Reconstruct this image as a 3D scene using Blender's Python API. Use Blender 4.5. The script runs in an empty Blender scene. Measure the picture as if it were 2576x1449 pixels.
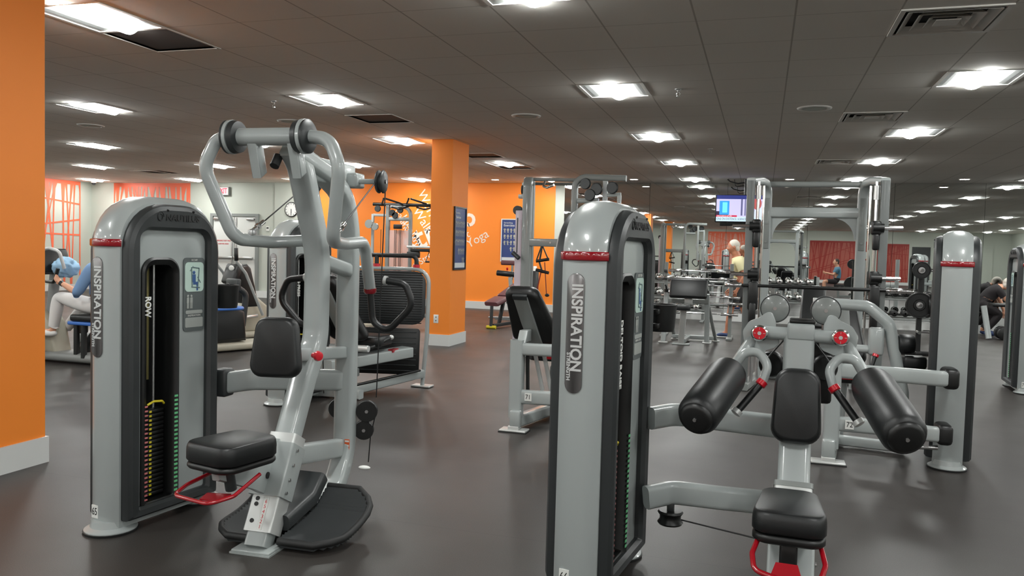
import bpy, bmesh, math, random
from mathutils import Vector, Matrix, Quaternion
C = bpy.context.scene.collection
PI = math.pi
rnd = random.Random(7)

# ------------------------------------------------------------------ materials
def mat(name, col, rough=0.5, metal=0.0, coat=0.0, spec=0.5, bump=0.0, bscale=200.0, mott=0.0, mscale=30.0, emit=None, es=1.0):
    m = bpy.data.materials.new(name); m.use_nodes = True
    nt = m.node_tree; b = nt.nodes['Principled BSDF']
    b.inputs['Base Color'].default_value = (*col, 1)
    b.inputs['Roughness'].default_value = rough
    b.inputs['Metallic'].default_value = metal
    b.inputs['Coat Weight'].default_value = coat
    b.inputs['Coat Roughness'].default_value = 0.08
    b.inputs['Specular IOR Level'].default_value = spec
    tc = nt.nodes.new('ShaderNodeTexCoord')
    if bump > 0:
        n = nt.nodes.new('ShaderNodeTexNoise'); n.inputs['Scale'].default_value = bscale
        n.inputs['Detail'].default_value = 2
        nt.links.new(tc.outputs['Object'], n.inputs['Vector'])
        bp = nt.nodes.new('ShaderNodeBump'); bp.inputs['Strength'].default_value = bump; bp.inputs['Distance'].default_value = 0.002
        nt.links.new(n.outputs['Fac'], bp.inputs['Height']); nt.links.new(bp.outputs['Normal'], b.inputs['Normal'])
    if mott > 0:
        n2 = nt.nodes.new('ShaderNodeTexNoise'); n2.inputs['Scale'].default_value = mscale; n2.inputs['Detail'].default_value = 3
        nt.links.new(tc.outputs['Object'], n2.inputs['Vector'])
        mx = nt.nodes.new('ShaderNodeMix'); mx.data_type = 'RGBA'
        mx.inputs[6].default_value = (*[c*(1-mott) for c in col], 1); mx.inputs[7].default_value = (*[min(1, c*(1+mott)) for c in col], 1)
        nt.links.new(n2.outputs['Fac'], mx.inputs[0]); nt.links.new(mx.outputs[2], b.inputs['Base Color'])
    if emit:
        b.inputs['Emission Color'].default_value = (*emit, 1); b.inputs['Emission Strength'].default_value = es
    return m

def srgb(r, g, b):
    f = lambda c: c/12.92 if c <= 0.04045 else ((c+0.055)/1.055)**2.4
    return (f(r/255), f(g/255), f(b/255))

# ------------------------------------------------------------------ mesh builder
def fillet(pts, r, n=5, closed=False):
    pts = [Vector(p) for p in pts]
    if not isinstance(r, (list, tuple)) and r <= 0: return pts
    out = []; N = len(pts)
    for i, p in enumerate(pts):
        if not closed and (i == 0 or i == N-1): out.append(p); continue
        a = pts[i-1]; b = pts[(i+1) % N]
        u = (a-p); v = (b-p); lu, lv = u.length, v.length
        if lu < 1e-6 or lv < 1e-6: continue
        u /= lu; v /= lv
        ang = u.angle(v, PI)
        if ang > PI-0.03: out.append(p); continue
        rr = r[min(i, len(r)-1)] if isinstance(r, (list, tuple)) else r
        if rr <= 0: out.append(p); continue
        t = min(rr/math.tan(ang/2), lu*0.49, lv*0.49)
        rad = t*math.tan(ang/2)
        c = p + (u+v).normalized()*(rad/math.sin(ang/2))
        s = p+u*t-c; e = p+v*t-c
        th = s.angle(e, 0); ax = s.cross(e)
        if ax.length < 1e-9: out.append(p); continue
        ax.normalize()
        for k in range(n+1):
            out.append(c + Quaternion(ax, th*k/n) @ s)
    return out

def rrect(w, h, r, n=3):
    """rounded rectangle polygon, counter-clockwise"""
    r = min(r, w/2-1e-5, h/2-1e-5); o = []
    for cx, cy, a0 in ((w/2-r, h/2-r, 0), (-w/2+r, h/2-r, PI/2), (-w/2+r, -h/2+r, PI), (w/2-r, -h/2+r, 1.5*PI)):
        for k in range(n+1):
            a = a0+PI/2*k/n
            o.append((cx+r*math.cos(a), cy+r*math.sin(a)))
    return o

def circ(r, n=12):
    return [(r*math.cos(2*PI*k/n), r*math.sin(2*PI*k/n)) for k in range(n)]

class MB:
    def __init__(s): s.bm = bmesh.new()
    def _merge(s, bm2, M=None):
        if M is not None: bmesh.ops.transform(bm2, matrix=M, verts=bm2.verts)
        vm = {}
        for v in bm2.verts: vm[v] = s.bm.verts.new(v.co)
        for f in bm2.faces:
            try: s.bm.faces.new([vm[v] for v in f.verts])
            except ValueError: pass
        bm2.free(); return s
    def box(s, c, d, bev=0.0, rot=None, seg=2):
        b = bmesh.new(); bmesh.ops.create_cube(b, size=1)
        bmesh.ops.scale(b, vec=d, verts=b.verts)
        if bev > 0:
            bmesh.ops.bevel(b, geom=list(b.edges), offset=min(bev, min(d)*0.49), segments=seg, profile=0.5, affect='EDGES')
        M = Matrix.Translation(c)
        if rot is not None: M = M @ rot.to_4x4()
        return s._merge(b, M)
    def sweep(s, path, prof, side=None, caps=True, closed=False, scale=None):
        """prof: list of (a,b); a along 'side', b along side x tangent"""
        P = [Vector(p) for p in path]
        Q = [P[0]]
        for p in P[1:]:
            if (p-Q[-1]).length > 1e-5: Q.append(p)
        P = Q; N = len(P)
        T = []
        for i in range(N):
            if closed: t = P[(i+1) % N]-P[i-1]
            else:
                a = (P[i]-P[i-1]).normalized() if i > 0 else None
                b = (P[i+1]-P[i]).normalized() if i < N-1 else None
                t = (a+b) if a is not None and b is not None else (a if b is None else b)
            if t.length < 1e-9: t = Vector((0, 0, 1))
            T.append(t.normalized())
        if side is None:
            ref = Vector((0, 0, 1)) if abs(T[0].z) < 0.9 else Vector((1, 0, 0))
            S0 = T[0].cross(ref).normalized(); S = [S0]
            for i in range(1, N):
                ax = T[i-1].cross(T[i]); v = S[-1]
                if ax.length > 1e-8: v = Quaternion(ax.normalized(), T[i-1].angle(T[i], 0)) @ v
                v = (v - T[i]*v.dot(T[i])).normalized(); S.append(v)
        else:
            sd = Vector(side).normalized()
            S = [(sd - t*sd.dot(t)).normalized() for t in T]
        rings = []
        for i in range(N):
            U = S[i].cross(T[i])
            k = 1.0
            if 0 < i < N-1 and not closed:
                h = (P[i]-P[i-1]).normalized().dot(T[i]); k = 1/max(h, 0.5)
            sc = scale[i] if scale else 1.0
            rings.append([s.bm.verts.new(P[i] + (S[i]*a + U*b*k)*sc if side is not None else P[i] + (S[i]*a + U*b)*sc) for a, b in prof])
        m = len(prof)
        for i in range(N if closed else N-1):
            r0, r1 = rings[i], rings[(i+1) % N]
            for k in range(m):
                try: s.bm.faces.new((r0[k], r1[k], r1[(k+1) % m], r0[(k+1) % m]))
                except ValueError: pass
        if caps and not closed:
            for rg in (rings[0], rings[-1][::-1]):
                try: s.bm.faces.new(rg)
                except ValueError: pass
        return s
    def tube(s, pts, r, fil=0.0, n=12, fn=5, closed=False):
        return s.sweep(fillet(pts, fil, fn, closed), circ(r, n), closed=closed)
    def bar(s, pts, w, h, side, fil=0.0, rr=0.008, fn=6):
        """rectangular tube: w along side, h across"""
        return s.sweep(fillet(pts, fil, fn), rrect(w, h, rr), side=side)
    def lathe(s, prof, origin, axis, n=24, caps=True):
        """prof: list of (dist along axis, radius)"""
        ax = Vector(axis).normalized(); o = Vector(origin)
        ref = Vector((0, 0, 1)) if abs(ax.z) < 0.9 else Vector((1, 0, 0))
        u = ax.cross(ref).normalized(); v = ax.cross(u)
        rings = []
        for d, r in prof:
            if r < 1e-6: rings.append([s.bm.verts.new(o+ax*d)])
            else: rings.append([s.bm.verts.new(o+ax*d+u*(r*math.cos(2*PI*k/n))+v*(r*math.sin(2*PI*k/n))) for k in range(n)])
        for a, b in zip(rings, rings[1:]):
            if len(a) == 1 and len(b) == 1: continue
            for k in range(n):
                k2 = (k+1) % n
                if len(a) == 1: s.bm.faces.new((a[0], b[k2], b[k]))
                elif len(b) == 1: s.bm.faces.new((a[k], a[k2], b[0]))
                else: s.bm.faces.new((a[k], a[k2], b[k2], b[k]))
        for rg in (rings[0], rings[-1]):
            if len(rg) > 2 and caps:
                try: s.bm.faces.new(rg)
                except ValueError: pass
        return s
    def cyl(s, a, b, r, r2=None, n=20, ch=0.0):
        a, b = Vector(a), Vector(b); L = (b-a).length; r2 = r if r2 is None else r2
        if ch > 0: pr = [(0, r-ch), (ch, r), (L-ch, r2), (L, r2-ch)]
        else: pr = [(0, r), (L, r2)]
        return s.lathe(pr, a, b-a, n)
    def ball(s, c, r, n=16, m=10, sc=(1, 1, 1), rot=None):
        b = bmesh.new(); bmesh.ops.create_uvsphere(b, u_segments=n, v_segments=m, radius=r)
        M = Matrix.Translation(c) @ ((rot.to_4x4() if rot is not None else Matrix.Identity(4)) @ Matrix.Diagonal((*sc, 1)))
        return s._merge(b, M)
    def prism(s, poly, ax_u, ax_v, origin, t, bev=0.0, seg=2):
        """extrude 2D poly (u,v) by t along ax_u x ax_v, centred on origin"""
        u, v = Vector(ax_u).normalized(), Vector(ax_v).normalized(); w = u.cross(v).normalized(); o = Vector(origin)
        b = bmesh.new()
        lo = [b.verts.new(o+u*p[0]+v*p[1]-w*(t/2)) for p in poly]
        hi = [b.verts.new(o+u*p[0]+v*p[1]+w*(t/2)) for p in poly]
        n = len(poly)
        f1 = b.faces.new(lo[::-1]); f2 = b.faces.new(hi)
        for k in range(n): b.faces.new((lo[k], lo[(k+1) % n], hi[(k+1) % n], hi[k]))
        if bev > 0:
            ed = [e for e in b.edges if (e in f1.edges or e in f2.edges)]
            bmesh.ops.bevel(b, geom=list(set(ed)), offset=bev, segments=seg, profile=0.5, affect='EDGES')
        return s._merge(b)
    def ring(s, outer, inner, ax_u, ax_v, origin, t):
        """flat frame between two polygons with the same number of points, thickness t"""
        u, v = Vector(ax_u).normalized(), Vector(ax_v).normalized(); w = u.cross(v).normalized(); o = Vector(origin)
        def vs(poly, d): return [s.bm.verts.new(o+u*p[0]+v*p[1]+w*d) for p in poly]
        A, B, a, b = vs(outer, -t/2), vs(outer, t/2), vs(inner, -t/2), vs(inner, t/2); n = len(outer)
        for k in range(n):
            j = (k+1) % n
            for q in ((A[k], A[j], B[j], B[k]), (b[k], b[j], a[j], a[k]), (B[k], B[j], b[j], b[k]), (A[j], A[k], a[k], a[j])):
                s.bm.faces.new(q)
        return s
    def quad(s, pts):
        s.bm.faces.new([s.bm.verts.new(p) for p in pts]); return s
    def build(s, name, m, parent=None, smooth=True, ang=0.85, label=None, subsurf=0):
        bmesh.ops.recalc_face_normals(s.bm, faces=s.bm.faces)
        me = bpy.data.meshes.new(name); s.bm.to_mesh(me); s.bm.free()
        me.materials.append(m)
        if smooth:
            me.polygons.foreach_set('use_smooth', [True]*len(me.polygons))
            me.set_sharp_from_angle(angle=ang)
        o = bpy.data.objects.new(name, me); C.objects.link(o)
        if parent is not None: o.parent = parent
        if label: o['label'] = label
        if subsurf:
            md = o.modifiers.new('sub', 'SUBSURF'); md.levels = subsurf; md.render_levels = subsurf
        return o

def thing(name, label, cat, loc=(0, 0, 0), rotz=0.0, group=None):
    o = bpy.data.objects.new(name, None); C.objects.link(o); o.empty_display_size = 0.1
    o.location = loc; o.rotation_euler = (0, 0, rotz); o['label'] = label; o['category'] = cat
    if group: o['group'] = group
    return o
def tag(o, label, cat, group=None):
    o['label'] = label; o['category'] = cat
    if group: o['group'] = group
    return o
def struct(o):
    o['kind'] = 'structure'; return o
def dup(root, loc, rotz=None, label=None, group=None):
    r = root.copy(); C.objects.link(r); r.location = loc
    if rotz is not None: r.rotation_euler = (0, 0, rotz)
    if label: r['label'] = label
    if group: r['group'] = group
    for ch in list(root.children):
        c = ch.copy(); C.objects.link(c); c.parent = r
        for g in list(ch.children):
            d = g.copy(); C.objects.link(d); d.parent = c
    return r

def text(name, body, size, m, parent, org, ux, uy, ext=0.002, align='LEFT', sx=1.0, label=None, bold=0.0, shear=0.0):
    """flat lettering; ux = reading direction, uy = up direction of the letters"""
    cu = bpy.data.curves.new(name, 'FONT'); cu.body = body; cu.size = size; cu.extrude = ext; cu.align_x = align; cu.align_y = 'CENTER'
    cu.offset = bold; cu.shear = shear; cu.resolution_u = 3
    o = bpy.data.objects.new(name, cu); C.objects.link(o)
    dg = bpy.context.evaluated_depsgraph_get(); dg.update()
    me = bpy.data.meshes.new_from_object(o.evaluated_get(dg))
    bpy.data.objects.remove(o); bpy.data.curves.remove(cu)
    ux, uy = Vector(ux).normalized(), Vector(uy).normalized(); uz = ux.cross(uy)
    M = Matrix((( ux.x*sx, uy.x, uz.x, org[0]), (ux.y*sx, uy.y, uz.y, org[1]), (ux.z*sx, uy.z, uz.z, org[2]), (0, 0, 0, 1)))
    me.transform(M); me.materials.clear(); me.materials.append(m); me.name = name
    o = bpy.data.objects.new(name, me); C.objects.link(o)
    if parent is not None: o.parent = parent
    if label: o['label'] = label
    return o

# ------------------------------------------------------------------ shared materials
M_SILVER = mat('silver_paint', srgb(158, 164, 163), 0.32, 0.0, coat=0.5, bump=0.04, bscale=900)
M_SILVERD = mat('grey_frame_paint', srgb(128, 132, 130), 0.35, 0.0, coat=0.4)
M_CHAR = mat('charcoal_plastic', srgb(45, 48, 49), 0.42, bump=0.08, bscale=700)
M_BLACK = mat('black_plastic', srgb(14, 15, 15), 0.4)
M_HOLE = mat('dark_recess', srgb(8, 9, 9), 0.6)
M_VINYL = mat('black_vinyl', srgb(19, 21, 22), 0.4, bump=0.15, bscale=500)
M_FOAM = mat('black_foam', srgb(20, 22, 23), 0.42, bump=0.2, bscale=350)
M_RUBBER = mat('black_rubber', srgb(20, 21, 21), 0.6)
M_CHROME = mat('chrome', (0.75, 0.75, 0.75), 0.12, 1.0)
M_ALU = mat('brushed_aluminium', srgb(200, 202, 200), 0.35, 0.35, coat=0.2)
M_STEEL = mat('steel', (0.5, 0.5, 0.5), 0.3, 1.0)
M_RED = mat('red_plastic', srgb(150, 8, 24), 0.25, coat=0.6)
M_REDB = mat('bright_red', srgb(200, 22, 40), 0.3, coat=0.4)
M_WHITE = mat('white_plastic', srgb(225, 226, 222), 0.45)
M_LABEL = mat('label_white', srgb(215, 216, 212), 0.5)
M_INK = mat('black_ink', srgb(20, 20, 20), 0.6)
M_CABLE = mat('black_cable', srgb(20, 20, 21), 0.45)
M_YELLOW = mat('yellow', srgb(214, 196, 40), 0.5)
M_GREEN = mat('green_tag', srgb(110, 200, 140), 0.5)
M_PINK = mat('pink_tag', srgb(190, 110, 110), 0.5)
# ------------------------------------------------------------------ camera
HC, H = 1.39, 2.91
XL, XR, YF, YB = -17.6, 12.5, -13.2, 17.62
cam_d = bpy.data.cameras.new('camera'); cam = bpy.data.objects.new('camera', cam_d); C.objects.link(cam)
cam_d.sensor_width = 36; cam_d.lens = 2020/2576*36; cam_d.clip_start = 0.05; cam_d.clip_end = 200
_y, _p, _r = 0.3015, -0.0478, 0.0268
_f = Vector((-math.sin(_y)*math.cos(_p), math.cos(_y)*math.cos(_p), math.sin(_p)))
_x = Vector((math.cos(_y), math.sin(_y), 0)); _u = _x.cross(_f)
_x2 = _x*math.cos(_r)+_u*math.sin(_r); _u2 = -_x*math.sin(_r)+_u*math.cos(_r)
cam.matrix_world = Matrix(((_x2.x, _u2.x, -_f.x, 0), (_x2.y, _u2.y, -_f.y, 0), (_x2.z, _u2.z, -_f.z, HC), (0, 0, 0, 1)))
sc = bpy.context.scene; sc.camera = cam
sc.view_settings.view_transform = 'Standard'; sc.view_settings.look = 'None'; sc.view_settings.gamma = 1.0
sc.view_settings.exposure = 1.18; sc.view_settings.use_curve_mapping = False
sc.cycles.use_denoising = True; sc.cycles.max_bounces = 7; sc.cycles.diffuse_bounces = 4; sc.cycles.glossy_bounces = 4
sc.cycles.transmission_bounces = 3; sc.cycles.sample_clamp_indirect = 6; sc.cycles.caustics_reflective = False; sc.cycles.caustics_refractive = False
wd = bpy.data.worlds.new('world'); sc.world = wd; wd.use_nodes = True
wd.node_tree.nodes['Background'].inputs[0].default_value = (0.05, 0.05, 0.05, 1); wd.node_tree.nodes['Background'].inputs[1].default_value = 0.2

# ------------------------------------------------------------------ room materials
M_ORANGE = mat('orange_wall_paint', srgb(249, 140, 42), 0.55, bump=0.03, bscale=400)
M_GREY = mat('grey_wall_paint', srgb(186, 191, 181), 0.6, bump=0.03, bscale=400)
M_BASE = mat('white_baseboard_paint', srgb(214, 216, 214), 0.45)
M_MIRROR = mat('mirror_glass', (0.8, 0.82, 0.81), 0.01, 1.0)
M_DOOR = mat('door_paint', srgb(214, 216, 212), 0.5)
M_MURAL = mat('coral_mural_film', srgb(236, 112, 78), 0.5)
M_MURALD = mat('dark_red_mural_film', srgb(150, 40, 30), 0.5)

def floor_mat():
    m = mat('rubber_floor', srgb(74, 69, 66), 0.42, spec=0.35)
    nt = m.node_tree; b = nt.nodes['Principled BSDF']; L = nt.links
    tc = nt.nodes.new('ShaderNodeTexCoord')
    n = nt.nodes.new('ShaderNodeTexNoise'); n.inputs['Scale'].default_value = 260; n.inputs['Detail'].default_value = 2
    n2 = nt.nodes.new('ShaderNodeTexNoise'); n2.inputs['Scale'].default_value = 1.3; n2.inputs['Detail'].default_value = 4
    L.new(tc.outputs['Object'], n.inputs['Vector']); L.new(tc.outputs['Object'], n2.inputs['Vector'])
    cr = nt.nodes.new('ShaderNodeValToRGB')
    cr.color_ramp.elements[0].position = 0.35; cr.color_ramp.elements[0].color = (*srgb(46, 43, 41), 1)
    cr.color_ramp.elements[1].position = 0.75; cr.color_ramp.elements[1].color = (*srgb(68, 64, 61), 1)
    L.new(n.outputs['Fac'], cr.inputs['Fac'])
    # sheet seams every 1.22 m across the room
    sx = nt.nodes.new('ShaderNodeSeparateXYZ'); L.new(tc.outputs['Object'], sx.inputs[0])
    md = nt.nodes.new('ShaderNodeMath'); md.operation = 'PINGPONG'; md.inputs[1].default_value = 0.61; L.new(sx.outputs['Y'], md.inputs[0])
    lt = nt.nodes.new('ShaderNodeMath'); lt.operation = 'LESS_THAN'; lt.inputs[1].default_value = 0.003; L.new(md.outputs[0], lt.inputs[0])
    mx = nt.nodes.new('ShaderNodeMix'); mx.data_type = 'RGBA'; mx.inputs[7].default_value = (*srgb(44, 41, 39), 1)
    L.new(lt.outputs[0], mx.inputs[0]); L.new(cr.outputs[0], mx.inputs[6]); L.new(mx.outputs[2], b.inputs['Base Color'])
    mr = nt.nodes.new('ShaderNodeMapRange'); mr.inputs[3].default_value = 0.36; mr.inputs[4].default_value = 0.52
    L.new(n2.outputs['Fac'], mr.inputs[0]); L.new(mr.outputs[0], b.inputs['Roughness'])
    bp = nt.nodes.new('ShaderNodeBump'); bp.inputs['Strength'].default_value = 0.15; bp.inputs['Distance'].default_value = 0.001
    L.new(n.outputs['Fac'], bp.inputs['Height']); L.new(bp.outputs['Normal'], b.inputs['Normal'])
    return m
GX, GY, GS = -1.6965, 4.811, 0.61
def ceil_mat():
    m = mat('ceiling_tile', srgb(225, 221, 213), 0.85)
    nt = m.node_tree; b = nt.nodes['Principled BSDF']; L = nt.links
    tc = nt.nodes.new('ShaderNodeTexCoord'); sx = nt.nodes.new('ShaderNodeSeparateXYZ'); L.new(tc.outputs['Object'], sx.inputs[0])
    def line(out, off, w):
        a = nt.nodes.new('ShaderNodeMath'); a.operation = 'SUBTRACT'; a.inputs[1].default_value = off; L.new(out, a.inputs[0])
        p = nt.nodes.new('ShaderNodeMath'); p.operation = 'PINGPONG'; p.inputs[1].default_value = GS/2; L.new(a.outputs[0], p.inputs[0])
        l = nt.nodes.new('ShaderNodeMath'); l.operation = 'LESS_THAN'; l.inputs[1].default_value = w; L.new(p.outputs[0], l.inputs[0])
        return l
    lx = line(sx.outputs['X'], GX, 0.006); ly = line(sx.outputs['Y'], GY, 0.003)
    mxm = nt.nodes.new('ShaderNodeMath'); mxm.operation = 'MAXIMUM'; L.new(lx.outputs[0], mxm.inputs[0]); L.new(ly.outputs[0], mxm.inputs[1])
    n = nt.nodes.new('ShaderNodeTexNoise'); n.inputs['Scale'].default_value = 300; L.new(tc.outputs['Object'], n.inputs['Vector'])
    cr = nt.nodes.new('ShaderNodeValToRGB'); cr.color_ramp.elements[0].color = (*srgb(230, 227, 219), 1); cr.color_ramp.elements[1].color = (*srgb(246, 243, 236), 1)
    L.new(n.outputs['Fac'], cr.inputs['Fac'])
    mx = nt.nodes.new('ShaderNodeMix'); mx.data_type = 'RGBA'; mx.inputs[7].default_value = (*srgb(190, 186, 178), 1)
    L.new(mxm.outputs[0], mx.inputs[0]); L.new(cr.outputs[0], mx.inputs[6]); L.new(mx.outputs[2], b.inputs['Base Color'])
    return m

def slab(name, lo, hi, m, parent=None):
    lo, hi = Vector(lo), Vector(hi)
    return MB().box((lo+hi)/2, hi-lo).build(name, m, parent, smooth=False)
struct(slab('floor', (XL-.2, YF-.2, -.1), (XR+.2, YB+.2, 0), floor_mat()))
struct(slab('ceiling', (XL-.2, YF-.2, H+.12), (XR+.2, YB+.2, H+.22), M_GREY))
# suspended tile ceiling: one sheet with openings where the fittings sit
LX = [-1.3915+3.05*k for k in range(-5, 5)]; LY = [4.506+3.05*k for k in range(-5, 5)]
lights = []
for x in LX:
    for y in LY:
        if abs(x+4.4415) < .1 and abs(y-10.606) < .1: x2 = x-.61
        else: x2 = x
        lights.append((round(x2, 4), round(y, 4)))
vents = [(-4.4415, 8.776), (-4.4415, 5.116), (1.0485, 5.726), (1.0485, 9.386), (1.0485, 13.656), (-4.4415, 12.436), (-4.4415, 14.266), (-13.2, 14.876)]
def ceiling_sheet():
    bm = bmesh.new()
    i0, i1 = math.floor((XL-GX)/GS), math.ceil((XR-GX)/GS); j0, j1 = math.floor((YF-GY)/GS), math.ceil((YB-GY)/GS)
    holes = {(math.floor((x-GX)/GS), math.floor((y-GY)/GS)) for x, y in lights+vents[:8]}
    V = {}
    def v(i, j):
        if (i, j) not in V: V[(i, j)] = bm.verts.new((min(max(GX+i*GS, XL-.1), XR+.1), min(max(GY+j*GS, YF-.1), YB+.1), H))
        return V[(i, j)]
    for i in range(i0, i1):
        for j in range(j0, j1):
            if (i, j) not in holes: bm.faces.new((v(i, j), v(i, j+1), v(i+1, j+1), v(i+1, j)))
    me = bpy.data.meshes.new('ceiling'); bm.to_mesh(me); bm.free(); me.materials.append(ceil_mat())
    o = bpy.data.objects.new('ceiling', me); C.objects.link(o); return struct(o)
ceiling_sheet()

OX0, OX1, GX1 = -10.6, -4.51, -4.29       # orange from OX0 to OX1, grey strip to GX1, mirrors beyond
wall = struct(slab('wall_back', (XL-.2, YB, 0), (XR+.2, YB+.2, H+.12), M_GREY))
struct(slab('wall_accent', (OX0, YB-.012, 0), (OX1, YB-.0005, H), M_ORANGE))
struct(slab('wall_pier', (-11.77, YB-.06, 0), (OX0, YB-.0005, H), M_GREY))
struct(slab('wall_left', (XL-.2, YF-.2, 0), (XL, YB, H+.12), M_GREY))
struct(slab('wall_right', (XR, YF-.2, 0), (XR+.2, YB, H+.12), M_GREY))
struct(slab('wall_front', (XL, YF-.2, 0), (XR, YF, H+.12), M_GREY))
struct(slab('baseboard_back', (-12.3, YB-.075, 0), (OX1, YB-.0125, .165), M_BASE))
struct(slab('baseboard_pier', (OX1, YB-.08, 0), (GX1, YB-.001, .165), M_BASE))
struct(slab('baseboard_mirror', (GX1, YB-.085, 0), (XR, YB-.001, .165), M_BASE))
struct(slab('baseboard_left', (XL, YF, 0), (XL+.02, YB, .15), M_BASE))
struct(slab('baseboard_front', (XL+.02, YF, 0), (XR, YF+.02, .15), M_BASE))
# mirror panels, floor rail to ceiling
seams = [GX1, -2.392, -.76, .852, 2.454, 4.056, 5.67, 7.28, 8.89, 10.5, XR]
names = ['beside the grey wall strip', 'behind the multi station rig, second from the grey strip', 'behind the hanging television', 'behind the smith machine', 'behind the weight plate stand', 'behind the farthest tower on the edge of view', 'past the edge of view']
for k in range(10):
    o = MB().box(((seams[k]+seams[k+1])/2, YB-.0225, (.166+H)/2), (seams[k+1]-seams[k]-.006, .043, H-.168), .0).build('mirror_panel', M_MIRROR, smooth=False)
    tag(o, 'tall frameless wall mirror panel '+(names[k] if k < 6 else names[6]), 'mirror', 'wall mirror panels')

# columns
def column(nm, x0, y0, lab):
    t = thing('column', lab, 'column', ((x0+.16), y0+.315, 0))
    MB().box((0, 0, H/2), (.32, .63, H-.002)).build('column_shaft', M_ORANGE, t, smooth=False)
    b = MB(); b.ring([(-.175, -.33), (.175, -.33), (.175, .33), (-.175, .33)], [(-.16, -.315), (.16, -.315), (.16, .315), (-.16, .315)], (1, 0, 0), (0, 1, 0), (0, 0, .08), .16)
    b.build('baseboard', M_BASE, t, smooth=False)
    return t
column('a', -4.51, 10.53, 'orange square column with the framed exercise poster on its side')
column('b', -4.51, 3.21, 'orange square column nearest, cut by the picture edge')
column('c', -4.51, -4.1, 'orange square column behind, seen only in the mirror')
t = thing('power_outlet', 'white double power outlet low on the orange column with the poster', 'outlet', (-4.39, 10.53, .38))
MB().box((0, -.004, 0), (.075, .008, .12), .003).build('cover_plate', M_WHITE, t)
for z in (-.025, .025): MB().box((0, -.0085, z), (.012, .003, .02), .001).build('socket', M_CHAR, t)

# ------------------------------------------------------------------ ceiling fittings
M_LAMP = mat('lamp_diffuser', (1, 1, 1), 0.5, emit=(0.985, 1.0, 0.975), es=36.0)
M_TROF = mat('perforated_reflector', srgb(120, 122, 121), 0.4)
M_TRIM = mat('white_ceiling_trim', srgb(222, 220, 214), 0.5)
M_GRILLE = mat('dark_perforated_grille', srgb(78, 72, 68), 0.6)
def make_light(lab):
    t = thing('ceiling_light', lab, 'ceiling light', (0, 0, 0), 0, 'recessed ceiling lights')
    s = GS/2
    b = MB(); b.ring([(-s, -s), (s, -s), (s, s), (-s, s)], [(-s+.03, -s+.012), (s-.03, -s+.012), (s-.03, s-.012), (-s+.03, s-.012)], (1, 0, 0), (0, 1, 0), (0, 0, -.002), .006)
    b.build('frame', M_TRIM, t, smooth=False)
    # curved side reflectors rising to the housing
    b = MB()
    for sg in (-1, 1):
        n = 6
        prev = None
        for k in range(n+1):
            a = k/n*PI/2
            x = sg*(s-.03-(s-.03-.13)*(math.sin(a))); z = .0+.07*(1-math.cos(a))
            if prev: b.quad([(prev[0], -s+.012, prev[1]), (prev[0], s-.012, prev[1]), (x, s-.012, z), (x, -s+.012, z)])
            prev = (x, z)
    for sg in (-1, 1): b.quad([(-s+.03, sg*(s-.012), 0), (s-.03, sg*(s-.012), 0), (s-.03, sg*(s-.012), .08), (-s+.03, sg*(s-.012), .08)])
    b.quad([(-s, -s, .08), (s, -s, .08), (s, s, .08), (-s, s, .08)])
    b.build('reflector', M_TROF, t)
    b = MB(); n = 8; pr = [(-.13+.26*k/n, .04-.078*math.sin(PI*k/n)) for k in range(n+1)]  # lens shaped to bulge below the ceiling plane, spilling light onto the tiles
    for p, q in zip(pr, pr[1:]): b.quad([(p[0], -s+.014, p[1]), (p[0], s-.014, p[1]), (q[0], s-.014, q[1]), (q[0], -s+.014, q[1])])
    b.build('diffuser', M_LAMP, t)
    return t
spots = [(x, y) for x, y in lights]
L0 = None
def light_label(x, y):
    i, j = round((x+1.3915)/3.05), round((y-4.506)/3.05)
    cols = {-5: 'over the far left corner', -4: 'in the run above the recumbent bike side', -3: 'in the run left of the row machine', -2: 'in the run of the orange columns', -1: 'in the run of the orange columns', 0: 'in the run ending above the television', 1: 'in the run above the deltoid machine', 2: 'in the run right of the deltoid machine', 3: 'far right', 4: 'along the right wall'}
    order = {0: 'nearest', 1: 'second nearest', 2: 'third nearest', 3: 'fourth nearest', 4: 'farthest'}
    if j < 0: return 'recessed square ceiling light seen only in the mirror'
    run = {-5: 'along the left wall', -4: 'second from the left wall', -3: 'third from the left wall', -2: 'just left of the orange columns', -1: 'over the orange columns', 0: 'pointing at the television', 1: 'over the deltoid raise machine', 2: 'right of the deltoid raise machine', 3: 'second from the right wall', 4: 'along the right wall'}[i]
    return 'recessed square light, %s of the row %s' % (order[j], run)
for x, y in spots:
    lb = light_label(x, y)
    if L0 is None: L0 = make_light(lb); L0.location = (x, y, H); continue
    dup(L0, (x, y, H), label=lb, group='recessed ceiling lights')

def diffuser(x, y, lab):
    t = thing('air_diffuser', lab, 'air vent', (x, y, H))
    b = MB(); s = GS/2
    b.ring([(-s, -s), (s, -s), (s, s), (-s, s)], [(-s+.03, -s+.03), (s-.03, -s+.03), (s-.03, s-.03), (-s+.03, s-.03)], (1, 0, 0), (0, 1, 0), (0, 0, -.004), .01)
    b.build('frame', M_TRIM, t, smooth=False)
    for k, r in enumerate((.26, .19, .12)):
        b = MB()
        for a, c in (((-r, -r), (r, -r)), ((r, -r), (r, r)), ((r, r), (-r, r)), ((-r, r), (-r, -r))):
            q = lambda p, f, z: (p[0]*f, p[1]*f, z)
            f2 = (r-.05)/r
            b.quad([q(a, 1, -.012), q(c, 1, -.012), q(c, f2, .03), q(a, f2, .03)])
        b.build('louvre', M_TRIM, t, smooth=False)
    MB().box((0, 0, .06), (GS-.01, GS-.01, .01)).build('duct_back', M_HOLE, t, smooth=False)
    MB().box((0, 0, -.012), (.14, .14, .004)).build('centre_plate', M_TRIM, t, smooth=False)
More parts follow.
